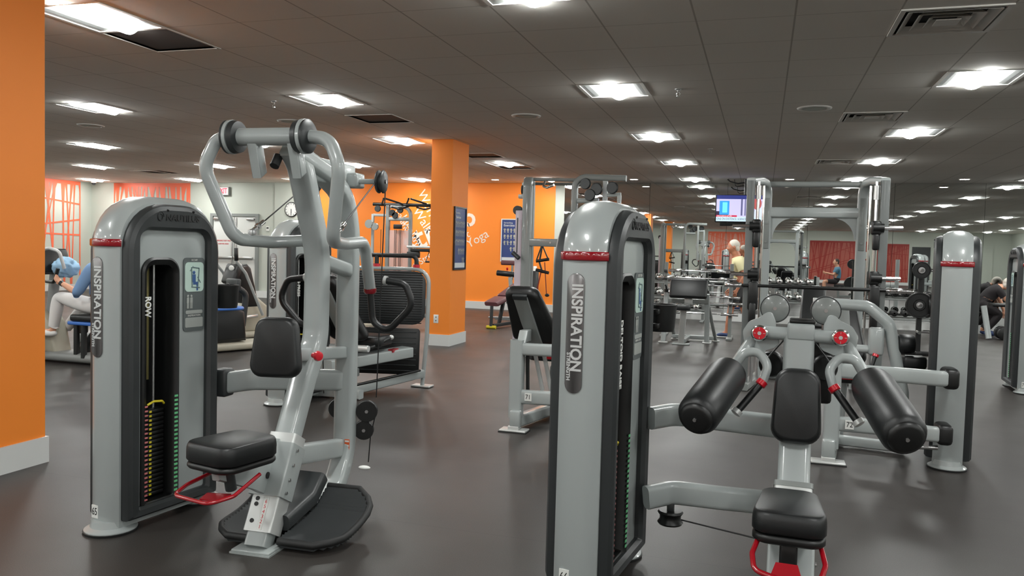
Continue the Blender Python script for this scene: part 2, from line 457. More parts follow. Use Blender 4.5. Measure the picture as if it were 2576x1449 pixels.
def grille(x, y, lab):
    t = thing('return_grille', lab, 'air vent', (x, y, H)); s = GS/2
    b = MB(); b.ring([(-s, -s), (s, -s), (s, s), (-s, s)], [(-s+.02, -s+.02), (s-.02, -s+.02), (s-.02, s-.02), (-s+.02, s-.02)], (1, 0, 0), (0, 1, 0), (0, 0, -.002), .006)
    b.build('frame', M_TRIM, t, smooth=False)
    b = MB(); b.box((0, 0, .02), (GS-.03, GS-.03, .01)); b.build('perforated_panel', M_GRILLE, t, smooth=False)
grille(*vents[0], 'dark perforated ceiling return grille beyond the row machine handles')
grille(*vents[1], 'dark perforated ceiling return grille beside the nearest light by the orange column')
diffuser(*vents[2], 'large stepped square ceiling air diffuser nearest the camera')
diffuser(*vents[3], 'stepped square ceiling air diffuser, middle one above the deltoid side')
diffuser(*vents[4], 'stepped square ceiling air diffuser farthest, above the smith machine')
grille(*vents[5], 'dark ceiling return grille just past the orange column with the poster')
grille(*vents[6], 'dark ceiling return grille behind the far light, before the orange wall')
grille(*vents[7], 'dark ceiling return grille far off near the coral mural')
def speaker(x, y, lab):
    t = thing('ceiling_speaker', lab, 'speaker', (x, y, H), 0, 'round ceiling speakers')
    MB().lathe([(0, .17), (.008, .165), (.012, .15), (.012, .13), (.006, .125)], (0, 0, 0), (0, 0, -1), 28).build('rim', M_TRIM, t)
    MB().lathe([(0, .125), (.006, .12), (.012, .05), (.013, 0)], (0, 0, -.0005), (0, 0, -1), 28).build('grille', M_GREY, t)
speaker(-2.627, 8.81, 'round ceiling speaker before the orange column with the poster')
speaker(.44, 8.776, 'round ceiling speaker beside the middle air diffuser')
speaker(-5.66, 8.776, 'round ceiling speaker behind the row machine handles')
speaker(-8.71, 8.71, 'round ceiling speaker beyond the nearest orange column')
def sprinkler(x, y, lab):
    t = thing('ceiling_sprinkler', lab, 'sprinkler', (x, y, H))
    MB().lathe([(0, .035), (.004, .035), (.012, .02)], (0, 0, 0), (0, 0, -1), 16).build('escutcheon', M_STEEL, t)
    b = MB(); b.cyl((0, 0, -.01), (0, 0, -.03), .01, n=10); b.tube([(-.012, 0, -.03), (-.014, 0, -.05), (0, 0, -.062)], .003, n=6); b.tube([(.012, 0, -.03), (.014, 0, -.05), (0, 0, -.062)], .003, n=6)
    b.cyl((0, 0, -.062), (0, 0, -.066), .017, n=12); b.build('nozzle', M_CHROME, t)
sprinkler(-.806, 7.6, 'small chrome ceiling sprinkler beside the light before the deltoid machine')
sprinkler(-5.07, 7.53, 'small chrome ceiling sprinkler left of the light over the row machine')
sprinkler(-.78, 11.9, 'small ceiling sprinkler farther back beyond the mirror row lights')
M_DL = mat('downlight_lens', (1, 1, 1), 0.5, emit=(1.0, 0.93, 0.86), es=26.0)
for x, y, lab in ((-5.66, 16.75, 'round ceiling downlight in front of the orange wall'), (-2.61, 16.68, 'round ceiling downlight before the first mirror panel'), (.44, 16.68, 'round ceiling downlight above the smith machine bar'), (3.49, 16.68, 'round ceiling downlight above the weight plate stand')):
    t = thing('downlight', lab, 'ceiling light', (x, y, H), 0, 'round downlights by the back wall')
    MB().lathe([(0, .105), (.006, .105), (.008, .085), (.002, .08)], (0, 0, 0), (0, 0, -1), 24).build('trim_ring', M_TRIM, t)
    MB().lathe([(0, .08), (.004, .07), (.008, 0)], (0, 0, -.001), (0, 0, -1), 24).build('lens', M_DL, t)
t = thing('ceiling_camera', 'small white dome camera under the ceiling at the far left corner', 'camera', (-17.1, 17.2, H))
MB().lathe([(0, .07), (.04, .07), (.045, .055)], (0, 0, 0), (0, 0, -1), 20).build('base', M_WHITE, t)
MB().lathe([(0, .055), (.03, .05), (.055, .025), (.06, 0)], (0, 0, -.044), (0, 0, -1), 20).build('dome', M_CHAR, t)
# ------------------------------------------------------------------ murals
def mural(nm, lab, org, ux, w, h, m, seed, base=None, nv=22, nd=5):
    """web of painted bands on a wall; org = lower corner, ux = direction along the wall, uz up; normal = ux x up"""
    rr = random.Random(seed); ux = Vector(ux); up = Vector((0, 0, 1)); nz = ux.cross(up); org = Vector(org)
    t = thing(nm, lab, 'mural', org)
    if base is not None:
        b = MB(); b.prism([(0, 0), (w, 0), (w, h), (0, h)], ux, up, nz*.001, .002); b.build('backing_film', base, t, smooth=False)
    b = MB(); dd = [.0035]
    def strip(a, c, wa, wc):
        a, c = Vector(a), Vector(c); dr = (c-a)
        if dr.length < .05: return
        n = Vector((-dr.y, dr.x)).normalized(); dd[0] += .00006; d = dd[0]
        P = [a+n*wa/2, a-n*wa/2, c-n*wc/2, c+n*wc/2]
        P = [(min(max(p.x, 0), w), min(max(p.y, 0), h)) for p in P]
        b.bm.faces.new([b.bm.verts.new(ux*p[0]+up*p[1]+nz*d) for p in P])
    for k in range(nv):
        x = w*(k+rr.uniform(-.35, .35)+.5)/nv
        x2 = x+rr.gauss(0, .1*w); wd = rr.uniform(.025, .06)
        zm = h*rr.uniform(.72, .9)
        xm = x+(x2-x)*.2
        strip((x, h), (xm, zm), wd*2.6, wd); strip((xm, zm), (x2, 0), wd, wd*rr.uniform(.5, 1.5))
    for k in range(nd):
        z = h*(k+.5)/nd; strip((0, z+rr.uniform(-.7, .9)), (w, z+rr.uniform(-.9, .7)), .03, .045)
    strip((0, h-.05), (w, h-.05), .1, .1); strip((.02, 0), (.02, h), .04, .04); strip((w-.02, 0), (w-.02, h), .04, .04)
    b.build('painted_web', m, t, smooth=False)
mural('wall_mural', 'coral web mural on the far grey wall behind the row machine tower', (-16.83, YB-.0005, .17), (1, 0, 0), 2.48, 2.73, M_MURAL, 3)
mural('wall_mural', 'coral web mural on the side wall behind the recumbent bike', (XL+.0005, 13.65, .16), (0, 1, 0), 3.6, 2.74, M_MURAL, 5, nv=28)
M_PINK2 = mat('pale_coral_film', srgb(226, 160, 140), 0.5)
M_PINK3 = mat('dull_red_film', srgb(168, 84, 70), 0.5)
mural('wall_mural', 'pink and red web mural seen in the mirror behind the walking man', (-.3, YF+.0005, .16), (-1, 0, 0), 2.8, 2.6, M_MURAL, 8, M_PINK2)
mural('wall_mural', 'dark red web mural seen in the mirror through the smith machine', (5.5, YF+.0005, .16), (-1, 0, 0), 3.0, 2.2, M_MURALD, 9, M_PINK3)
mural('wall_mural', 'dark red web mural seen in the mirror beside the weight plate stand', (7.6, YF+.0005, .16), (-1, 0, 0), 1.6, 2.1, M_MURALD, 10, M_PINK3)
o = struct(MB().box((8.2, YF+.02, 1.06), (.9, .04, 2.12), .004).build('door_2', M_CHAR, smooth=False))
o = struct(MB().box((11.2, YF+.02, 1.06), (.9, .04, 2.12), .004).build('door_3', M_GREY, smooth=False))

# ------------------------------------------------------------------ double exit doors on the back wall
dr = thing('door_1', 'white double exit doors with push bars on the far grey wall', 'door', (-12.97, YB, 0)); dr['kind'] = 'structure'
b = MB(); b.ring([(-.72, 0), (.72, 0), (.72, 2.12), (-.72, 2.12)], [(-.64, 0), (.64, 0), (.64, 2.05), (-.64, 2.05)], (1, 0, 0), (0, 0, 1), (0, -.03, 0), .06); b.build('door_frame', M_SILVERD, dr, smooth=False)
for sg in (-1, 1):
    lf = MB().box((sg*.32, -.02, 1.02), (.62, .036, 2.04), .003).build('door_leaf', M_DOOR, dr, smooth=False)
    MB().box((sg*.30, -.075, .99), (.56, .05, .06), .01).build('push_bar', M_STEEL, lf)
    MB().box((sg*.06, -.05, 1.02), (.03, .03, 2.0), .004).build('vertical_rod', M_STEEL, lf)
    MB().box((sg*.5, -.06, 1.98), (.22, .05, .05), .006).build('door_closer', M_STEEL, lf)
    text('warning_lettering', 'EMERGENCY EXIT ONLY' if sg < 0 else 'EMERGENCY', .055, M_REDB, lf, (sg*.32, -.04, 1.42), (1, 0, 0), (0, 0, 1), align='CENTER', sx=.75)
    text('warning_lettering', 'ALARM WILL SOUND', .045, M_REDB, lf, (sg*.32, -.04, 1.34), (1, 0, 0), (0, 0, 1), align='CENTER', sx=.75)
M_EXIT = mat('exit_sign_face', srgb(240, 225, 222), 0.4, emit=srgb(255, 205, 205), es=.3)
M_EXITR = mat('exit_sign_letters', srgb(235, 40, 60), 0.4, emit=srgb(240, 30, 60), es=.45)
t = thing('exit_sign', 'lit red EXIT sign high on the far grey wall above the doors', 'sign', (-13.3, YB, 2.69))
MB().box((0, -.04, 0), (.36, .08, .22), .006).build('housing', M_SILVERD, t)
MB().box((0, -.083, 0), (.32, .006, .185)).build('face', M_EXIT, t, smooth=False)
text('lettering', 'EXIT', .19, M_EXITR, t, (0, -.087, 0), (1, 0, 0), (0, 0, 1), align='CENTER', sx=.72, bold=.006)
t = thing('wall_clock', 'round white wall clock with black rim beside the inspiration tower', 'clock', (-11.27, YB-.06, 2.24))
MB().lathe([(0, .185), (.03, .185), (.04, .17), (.034, .165)], (0, 0, 0), (0, -1, 0), 36, caps=False).build('rim', M_BLACK, t)
MB().lathe([(0, .167), (.002, 0)], (0, -.032, 0), (0, -1, 0), 36).build('dial', M_WHITE, t)
b = MB(); b.box((0, -.038, -.06), (.012, .003, .15)); b.build('minute_hand', M_INK, t)
b = MB(); b.box((.005, -.039, -.04), (.016, .003, .1)); b.build('hour_hand', M_INK, t)
b = MB()
for k in range(12): a = k*PI/6; b.box((.14*math.sin(a), -.0365, .14*math.cos(a)), (.012, .002, .03), rot=Matrix.Rotation(a, 3, 'Y'))
b.build('hour_marks', M_INK, t)
t = thing('wall_thermostat', 'small white thermostat on the grey wall between doors and clock', 'thermostat', (-11.99, YB, 1.75))
MB().box((0, -.012, 0), (.09, .024, .12), .004).build('cover', M_WHITE, t); MB().box((0, -.0255, .02), (.06, .003, .04)).build('display', M_CHAR, t)

# ------------------------------------------------------------------ lettering on the orange wall
M_LET = mat('white_wall_lettering', srgb(238, 226, 214), 0.5)
wl = thing('wall_lettering', 'white lettering of fitness words circling a large word on the orange wall', 'lettering', (-7.2, YB-.0135, 1.8))
def word(s, size, x, z, deg, bold=0.0):
    a = math.radians(deg)
    text('word', s, size, M_LET, wl, (x+7.2, 0, z-1.8), (math.cos(a), 0, math.sin(a)), (-math.sin(a), 0, math.cos(a)), ext=.002, bold=bold)
word('Workout', .30, -7.80, 2.72, -62)
word('Walk', .31, -7.93, 2.30, -55)
word('Balance', .24, -8.42, 2.28, -60)
word('Healthy', .29, -8.26, 2.12, -57)
word('str', .80, -8.22, 1.42, 24, .01)
word('o', .62, -6.74, 2.10, 0, .012)
word('Health', .26, -7.22, 1.76, 18)
word('ment', .26, -7.05, 1.52, 24)
word('Yoga', .29, -6.60, 1.47, 30)
word('Stretch', .22, -7.80, 1.02, 35)
word('Sport', .2, -8.2, .72, 42)

# ------------------------------------------------------------------ posters of stretches
M_PBLUE = mat('poster_blue', srgb(48, 66, 122), 0.35); M_PBLUE2 = mat('poster_light_blue', srgb(84, 112, 168), 0.4)
M_PFIG = mat('poster_figures', srgb(186, 186, 170), 0.5); M_PWHITE = mat('poster_white', srgb(206, 210, 212), 0.45); M_GLASSB = mat('poster_frame_black', srgb(30, 30, 32), 0.35)
def poster(lab, org, ux, w, h, framem, rows, cat='poster'):
    ux = Vector(ux); up = Vector((0, 0, 1)); nz = ux.cross(up)
    t = thing('exercise_poster', lab, cat, org)
    b = MB(); b.ring([(-w/2, -h/2), (w/2, -h/2), (w/2, h/2), (-w/2, h/2)], [(-w/2+.02, -h/2+.02), (w/2-.02, -h/2+.02), (w/2-.02, h/2-.02), (-w/2+.02, h/2-.02)], ux, up, nz*.0125, .025); b.build('frame', framem, t, smooth=False)
    def pl(nm, u0, u1, v0, v1, d, m):
        MB().prism([(u0, v0), (u1, v0), (u1, v1), (u0, v1)], ux, up, nz*d, .004).build(nm, m, t, smooth=False)
    pl('print', -w/2+.02, w/2-.02, -h/2+.02, h/2-.02, .01, M_PBLUE)
    pl('white_footer', -w/2+.03, w/2-.03, -h/2+.03, -h/2+.1, .0135, M_PWHITE)
    b = MB(); rr = random.Random(4)
    y = h/2-.34*h*.5
    for r_ in range(rows):
        n = 7 if r_ < rows-2 else (5 if r_ < rows-1 else 2)
        ch = (h*.72)/rows; yy = h/2-.20*h-ch*r_-ch/2
        for k in range(n):
            cw = (w-.1)/7; x0 = w/2-.05-cw*(k+.5)
            # a little standing figure: head, trunk, arm, legs
            def q(dx, dy, sw, sh, a=0):
                c, s = math.cos(a), math.sin(a)
                P = [(dx+c*u-s*v, dy+s*u+c*v) for u, v in ((-sw/2, -sh/2), (sw/2, -sh/2), (sw/2, sh/2), (-sw/2, sh/2))]
                b.bm.faces.new([b.bm.verts.new(ux*p[0]+up*p[1]+nz*.0155) for p in P])
            hgt = ch*.72
            q(x0, yy+hgt*.42, cw*.25, hgt*.14); q(x0, yy+hgt*.14, cw*.34, hgt*.4)
            q(x0-cw*.22, yy+hgt*.2, cw*.12, hgt*.42, rr.uniform(-1.2, 1.2)); q(x0+cw*.22, yy+hgt*.2, cw*.12, hgt*.42, rr.uniform(-1.2, 1.2))
            q(x0-cw*.1, yy-hgt*.28, cw*.14, hgt*.46, rr.uniform(-.3, .3)); q(x0+cw*.12, yy-hgt*.28, cw*.14, hgt*.46, rr.uniform(-.3, .3))
    b.build('printed_figures', M_PFIG, t, smooth=False)
    text('heading', 'Stretching', .045*w/.55, M_PWHITE, t, ux*(-w/2+.06)+up*(h/2-.09)+nz*.014, ux, up)
    text('heading', 'Exercises', .06*w/.55, M_PWHITE, t, ux*(-w/2+.06)+up*(h/2-.15)+nz*.014, ux, up, bold=.001)
poster('framed blue stretching poster on the side of the orange column', (-4.189, 10.84, 1.53), (0, 1, 0), .47, .90, M_GLASSB, 5)
poster('white framed blue stretching poster on the orange back wall behind the rig', (-5.45, YB-.0125, 1.6), (1, 0, 0), .64, .98, M_WHITE, 5)

# ------------------------------------------------------------------ television hung before the mirror
def tv():
    t = thing('hanging_television', 'television showing a news programme, hung from the ceiling before the mirror', 'television', (-.48, 16.6, 2.32), math.radians(3))
    W2, H2 = .47, .275
    MB().box((0, 0, 0), (2*W2, .06, 2*H2), .01).build('casing', M_BLACK, t)
    def em(nm, c, s=.4): return mat(nm, c, .4, emit=c, es=s)
    y = -.0315
    def pl(nm, x0, x1, z0, z1, m, d=0.0):
        b = MB(); b.quad([(x0*W2, y-d, z0*H2), (x1*W2, y-d, z0*H2), (x1*W2, y-d, z1*H2), (x0*W2, y-d, z1*H2)]); return b
    sm = [('screen_backdrop', -.95, .95, -.62, .95, srgb(196, 192, 230), 0), ('screen_banner', -.95, .95, -.92, -.6, srgb(196, 222, 240), .0006), ('screen_red_strip', -.95, -.1, -.6, -.48, srgb(196, 30, 70), .0006),
          ('screen_window', -.82, -.42, -.45, .55, srgb(50, 150, 225), .0006), ('screen_window_light', -.7, -.5, -.3, .45, srgb(110, 220, 250), .0008), ('screen_top_band', -.95, .95, .68, .95, srgb(40, 50, 120), .0006),
          ('screen_dark_corner', -.95, -.45, -.48, -.2, srgb(45, 30, 60), .0004), ('screen_pillar', .05, .12, -.5, .7, srgb(90, 90, 130), .0006), ('screen_pillar', .2, .25, -.5, .7, srgb(100, 100, 140), .0006)]
    for nm, a, b_, c, d, col, dd in sm: pl(nm, a, b_, c, d, None, dd).build(nm, em(nm, col), t, smooth=False)
    # presenter in a white coat at the right of the picture
    skin = em('screen_presenter_skin', srgb(176, 84, 84)); coat = em('screen_presenter_coat', srgb(206, 216, 240))
    MB().prism([(.22, -.16), (.46, -.16), (.46, .12), (.40, .1), (.36, 0), (.3, -.02)], (1, 0, 0), (0, 0, 1), (0, y-.001, 0), .001).build('screen_coat', coat, t, smooth=False)
    MB().prism([(.33+.085*math.cos(k*PI/8), .1+.12*math.sin(k*PI/8)) for k in range(16)], (1, 0, 0), (0, 0, 1), (0, y-.0012, 0), .001).build('screen_face', skin, t, smooth=False)
    text('screen_caption', 'ONE ON EXISTENCE, SCIENCE THRIVES', .062, M_INK, t, (-.92*W2, y-.002, -.76*H2), (1, 0, 0), (0, 0, 1), ext=.0003, sx=.66)
    text('screen_red_caption', 'THE SCIENCE OF LIFE', .03, em('screen_white', (.9, .9, .9)), t, (-.92*W2, y-.002, -.54*H2), (1, 0, 0), (0, 0, 1), ext=.0003)
    b = MB(); b.cyl((0.1, .06, .2), (0.1, .06, H-2.32-.001), .025, n=12); b.build('ceiling_pole', M_BLACK, t)
    MB().box((.1, .045, .08), (.2, .035, .3), .005).build('wall_plate', M_BLACK, t)
    b = MB(); b.tube([(.08, .06, .52), (-.05, .05, .5), (-.2, .05, .54), (-.25, .05, .585)], .012, .06, 8); b.tube([(.08, .06, .46), (-.1, .05, .44), (-.12, .05, .585)], .008, .05, 8); b.tube([(.12, .06, .4), (.2, .05, .25), (.22, .03, .1)], .006, .05, 8); b.build('cables', M_CABLE, t)
tv()
# ------------------------------------------------------------------ weight tower shared by the selectorised machines
def arch(x0, x1, z0, z1, r, n=8, rb=0.01):
    o = [(x0+rb, z0), (x1-rb, z0)]
    for k in range(3): a = -PI/2+PI/2*k/2; o.append((x1-rb+rb*math.cos(a), z0+rb+rb*math.sin(a)))
    for k in range(n+1): a = PI/2*k/n; o.append((x1-r+r*math.cos(a), z1-r+r*math.sin(a)))
    for k in range(n+1): a = PI/2+PI/2*k/n; o.append((x0+r+r*math.cos(a), z1-r+r*math.sin(a)))
    for k in range(3): a = PI+PI/2*k/2; o.append((x0+rb+rb*math.cos(a), z0+rb+rb*math.sin(a)))
    return o
def loft(mb, loops, closed_ends=(False, False)):
    """loops: list of (poly2d in xz, y)"""
    R = [[mb.bm.verts.new((p[0], y, p[1])) for p in poly] for poly, y in loops]
    n = len(R[0])
    for a, b in zip(R, R[1:]):
        for k in range(n):
            j = (k+1) % n
            try: mb.bm.faces.new((a[k], a[j], b[j], b[k]))
            except ValueError: pass
    for e, rg in zip(closed_ends, (R[0], R[-1])):
        if e: mb.bm.faces.new(rg)
    return mb
M_PLAC = mat('placard_grey', srgb(92, 98, 98), 0.35)
M_PLACG = mat('placard_pale_green', srgb(186, 208, 198), 0.3)
M_PLACT = mat('placard_table', srgb(160, 164, 160), 0.4)
M_DENIM2 = mat('diagram_blue', srgb(58, 90, 140), 0.5)
M_DIAG = mat('diagram_grey', srgb(96, 118, 120), 0.5)
M_LETTER = mat('bright_badge_letters', srgb(206, 208, 208), .3, .25)
M_BADGE = mat('badge_chrome_grey', srgb(120, 118, 118), 0.25, 0.6)
M_SMOKE = mat('smoked_acrylic', srgb(16, 16, 16), 0.15)
M_BAND = mat('red_band_gloss', srgb(140, 4, 22), 0.15, coat=1.0)

def tower(root, loc, ang, side=-1, number=None, name=None, L=.65, zs=1.0, badge=True, holder=True, hoff=.04, full=True, logo=True):
    """loc = floor point under the middle of the near narrow face; ang = direction of the long axis in the root's frame; side: the face that shows the weights"""
    T = .09; s = side
    Z = 1.60*zs; ZB = 1.372*zs
    def fl(p): return p
    def y(v): return v*(-s)*-1      # v>0 points out of the weight side
    mb = MB()
    r = .235
    loops = [(arch(.03, L-.03, .03, Z-.03, r-.03), -T), (arch(.010, L-.010, .03, Z-.010, r-.01), -T*.72), (arch(0, L, .03, Z, r), -T*.3), (arch(0, L, .03, Z, r), T*.3), (arch(.010, L-.010, .03, Z-.010, r-.01), T*.72), (arch(.03, L-.03, .03, Z-.03, r-.03), T),
             (arch(.05, L-.05, .05, Z-.05, r-.05), T), (arch(.05, L-.05, .05, Z-.05, r-.05), -T), (arch(.03, L-.03, .03, Z-.03, r-.03), -T)]
    loft(mb, loops)
    sh = mb.build('weight_tower', M_SILVER, root, ang=.5)
    sh.location = loc; sh.rotation_euler = (0, 0, ang)
    # red bands on the two narrow ends
    for x in (0, L):
        b = MB(); sg = -1 if x == 0 else 1
        pr = [(x+sg*-.035, -T-.003), (x+sg*-.008, -T*.75-.003), (x+sg*.006, -T*.3), (x+sg*.006, T*.3), (x+sg*-.008, T*.75+.003), (x+sg*-.035, T+.003)]
        b.sweep([(p[0], p[1], ZB) for p in pr], rrect(.036, .016, .007), side=(0, 0, 1)); b.build('red_band', M_BAND, sh, label='glossy red band')
    # charcoal side frames
    for sg in ((1, -1) if full else (s,)):
        f = MB(); fr = .062; ft = .112; zt = Z-.035
        e = .04; oa = arch(e, L-e, .06, zt, r-.01); ob = arch(e+.024, L-e-.024, .075, zt-.03, r-.03); ia = arch(e+fr, L-e-fr, .10, zt-ft, .07); ib = arch(e+fr+.012, L-e-fr-.012, .11, zt-ft-.014, .06)
        loft(f, [(oa, sg*.075), (oa, sg*.108), (arch(e+.008, L-e-.008, .064, zt-.010, r-.015), sg*.128), (ob, sg*.140), (ia, sg*.136), (ib, sg*.118), (ib, sg*.085)])
        fo = f.build('side_frame', M_CHAR, sh, ang=.5)
        p = MB()
        if sg == s:
            # light panel with the stack window cut out
            wx0, wx1, wz0, wz1 = .142, .355, .085, 1.30*zs
            n = len(ib); win = arch(wx0, wx1, wz0, wz1, .07)
            loft(p, [(ib, sg*.1), (win, sg*.1)])
            p.build('side_panel', M_SILVER, sh)
            w = MB(); wi = arch(wx0+.03, wx1-.022, wz0+.03, wz1-.03, .045); wo = arch(wx0-.006, wx1+.006, wz0-.006, wz1+.006, .075)
            loft(w, [(wo, sg*.098), (wo, sg*.112), (arch(wx0+.004, wx1-.004, wz0+.004, wz1-.004, .068), sg*.118), (wi, sg*.100), (wi, sg*.05), (wi, -sg*.03)])
            wn = w.build('stack_window', M_BLACK, sh)
            if full:
                MB().box(((wx0+wx1)/2, -sg*.045, .7), (.30, .006, 1.3)).build('stack_backing', M_HOLE, sh, smooth=False)
                gr = MB()
                for xx in (.205, .292): gr.cyl((xx, sg*.01, .1), (xx, sg*.01, 1.32*zs), .009, n=10)
                gr.build('guide_rod', M_STEEL, sh)
                MB().box((.2485, sg*.02, .98*zs), (.014, .004, .56), .001).build('selector_rod', mat('brass_rod', srgb(120, 112, 70), .4, .5) if 'brass_rod' not in bpy.data.materials else bpy.data.materials['brass_rod'], sh)
                pitch = .0216
                tg = {}
                for k in range(20):
                    zz = .135+pitch*k
                    pl = MB().box((.2485, sg*.025, zz), (.135, .07, .0192), .003, seg=1).build('weight_plate', M_BLACK, sh)
                    MB().box((.232, sg*.0612, zz), (.014, .002, .010)).build('number_tag', M_YELLOW, pl, smooth=False)
                a = MB(); g = MB()
                for k in range(22): a.box((.158, sg*.1175, .135+pitch*k), (.016, .003, .008))
                for k in range(23): g.box((.339, sg*.1175, .14+pitch*k), (.020, .003, .010))
                a.build('pound_scale', M_PINK, wn, smooth=False); g.build('kilo_scale', M_GREEN, wn, smooth=False)
                pn = MB(); pn.tube([(.20, sg*.075, .585), (.23, sg*.085, .60), (.28, sg*.085, .595), (.30, sg*.075, .58)], .006, .01, 8); pn.build('selector_pin', M_YELLOW, sh)
            if name:
                text('exercise_name', name, .045, M_LABEL, wn, (.162, sg*.1195, 1.12*zs), (0, 0, -1), (1, 0, 0) if s < 0 else (-1, 0, 0), bold=.0012, sx=.9)
            # instruction placard
            px0, px1, pz0, pz1 = .392, .528, .93*zs, 1.305*zs
            pc = MB(); pc.prism([(q[0]+(px0+px1)/2, q[1]+(pz0+pz1)/2) for q in rrect(px1-px0, pz1-pz0, .018)], (1, 0, 0), (0, 0, 1), (0, sg*.1035, 0), .006)
            po = pc.build('instruction_placard', M_PLAC, sh)
            xm = (px0+px1)/2
            def pp(nm, cx, cz, w_, h_, m, d=.1075, r_=.006):
                return MB().prism([(q[0]+cx, q[1]+cz) for q in rrect(w_, h_, r_)], (1, 0, 0), (0, 0, 1), (0, sg*d, 0), .002).build(nm, m, po)
            pp('picture_field', xm, pz1-.098, .122, .15, M_PLACG, r_=.02)
            b = MB()
            for c0, c1, rr_ in (((-.02, .05), (-.015, -.05), .004), ((-.015, .05), (.03, .045), .004), ((.03, .045), (.022, -.05), .004), ((-.03, .03), (-.01, .055), .003), ((.02, .0), (.04, -.03), .003), ((-.02, -.05), (.035, -.055), .004)):
                b.cyl((xm+c0[0], sg*.1085, pz1-.098+c0[1]), (xm+c1[0], sg*.1085, pz1-.098+c1[1]), rr_*.8, n=6)
            b.build('machine_diagram', M_DIAG, po)
            b = MB(); b.ball((xm-.004, sg*.109, pz1-.075), .009, sc=(1, .25, 1)); b.box((xm-.004, sg*.109, pz1-.105), (.022, .002, .04)); b.box((xm+.006, sg*.109, pz1-.13), (.03, .002, .014)); b.box((xm+.018, sg*.109, pz1-.15), (.01, .002, .035)); b.build('seated_diagram_figure', M_DENIM2, po)
            for q in (-.042, -.02):
                b = MB(); b.ball((xm+q, sg*.109, pz1-.195), .007, sc=(1, .25, 1)); b.box((xm+q, sg*.109, pz1-.215), (.016, .002, .026)); b.box((xm+q-.004, sg*.109, pz1-.243), (.006, .002, .03)); b.box((xm+q+.004, sg*.109, pz1-.243), (.006, .002, .03)); b.build('muscle_diagram', M_PLACT, po)
            pp('table_field', xm, pz0+.045, .115, .05, M_PLACT); pp('table_field', xm, pz0+.098, .11, .018, M_PLACT)
            text('placard_title', (name or '').split(' ')[0], .016, M_LABEL, po, (xm, sg*.108, pz1-.013), (1, 0, 0) if s < 0 else (-1, 0, 0), (0, 0, 1), ext=.0004, align='CENTER')
            text('placard_title', 'INSPIRATION', .014, M_LABEL, po, (xm, sg*.108, pz0+.08), (1, 0, 0) if s < 0 else (-1, 0, 0), (0, 0, 1), ext=.0004, align='CENTER')
        else:
            loft(p, [(ib, sg*.1), (arch(.2, .3, .5, 1.0, .02), sg*.1)], (False, True)); p.build('side_panel', M_SILVER, sh)
        if logo and sg == s:
            zc = zt-.066
            rd = (1, 0, 0) if s < 0 else (-1, 0, 0)
            x0 = .25 if s < 0 else L-.25
            text('maker_lettering', 'NAUTILUS', .043, M_INK, fo, (x0, sg*.1385, zc), rd, (0, 0, 1), ext=.0025, bold=.0012, sx=1.05)
            b = MB(); dx = 1 if s < 0 else -1
            P = []
            for k in range(40):
                a = k/39*2.6*PI; rr_ = .024*(1-.55*k/39)
                P.append((x0-dx*.033+rr_*math.cos(a)*.85, sg*.1395, zc+.004+rr_*math.sin(a)*1.15))
            b.tube(P, .0022, 0, 6); b.build('maker_emblem', M_INK, fo)
            b = MB()
            for xx in (x0+dx*.01, x0+dx*.17): b.cyl((xx, sg*.137, zc+.036), (xx, sg*.142, zc+.034), .006, n=10)
            b.build('bolt', M_INK, fo)
    # badge on the near narrow face
    if badge:
        zc = 1.07*zs; bd = MB(); u = .02
        P = [(q[0]+u, q[1]+zc) for q in rrect(.07, .47, .034, 6)]
        bd.prism(P, (0, 1, 0), (0, 0, 1), (-.0015, 0, 0), .007, .002); bo = bd.build('name_badge', M_BADGE, sh)
        text('badge_lettering', 'INSPIRATION', .062, M_LETTER, bo, (-.0045, u-.006, zc+.195), (0, 0, -1), (0, -1, 0), ext=.003, bold=.0016, sx=.93)
        text('badge_small_lettering', 'STRENGTH', .02, M_LETTER, bo, (-.0045, u+.022, zc-.075), (0, 0, -1), (0, -1, 0), ext=.002, bold=.0006, sx=1.1)
    if number:
        st = MB().box((.0015, .035, .10), (.006, .042, .062), .001).build('number_sticker', M_LABEL, sh, smooth=False)
        text('number', number, .05, M_INK, st, (-.0018, .035, .10), (0, -1, 0), (0, 0, 1), ext=.0008, align='CENTER', sx=.7)
    # feet
    for x in (.0, L):
        b = MB(); sg = -1 if x == 0 else 1
        b.lathe([(0.006, .118), (.016, .118), (.024, .105), (.03, .092), (.06, .086)], (x-sg*.06, 0, 0), (0, 0, 1), 28); b.build('foot', M_SILVER, sh)
        MB().lathe([(0, .121), (.010, .123), (.012, .115)], (x-sg*.06, 0, 0), (0, 0, 1), 28).build('foot_pad', M_RUBBER, sh)
    if holder:
        b = MB(); cx, cy, z0, z1 = L+.095, s*hoff, 1.03*zs, 1.155*zs
        b.lathe([(0, .0), (0, .062), (.02, .066), (z1-z0-.03, .07), (z1-z0, .074), (z1-z0, .066), (.02, .058), (.01, 0)], (cx, cy, z0), (0, 0, 1), 24)
        b.box((L+.02, cy, z1-.03), (.06, .03, .025), .004); b.box((L+.02, cy, z0+.03), (.06, .03, .025), .004)
        b.build('bottle_holder', M_BLACK, sh)
    return sh

# ------------------------------------------------------------------ seated row machine (65)
row = thing('row_machine', 'seated row machine numbered 65 with curved grey arms over a ribbed footplate', 'exercise machine', (-2.13, 3.08, 0), math.radians(3))
def to_local(root, x, y):
    d = Vector((x, y, 0))-root.location; a = -root.rotation_euler.z
    return (d.x*math.cos(a)-d.y*math.sin(a), d.x*math.sin(a)+d.y*math.cos(a), 0)
tower(row, to_local(row, -2.932, 2.99), math.radians(83-3), -1, '65', 'ROW')
X3 = (1, 0, 0)
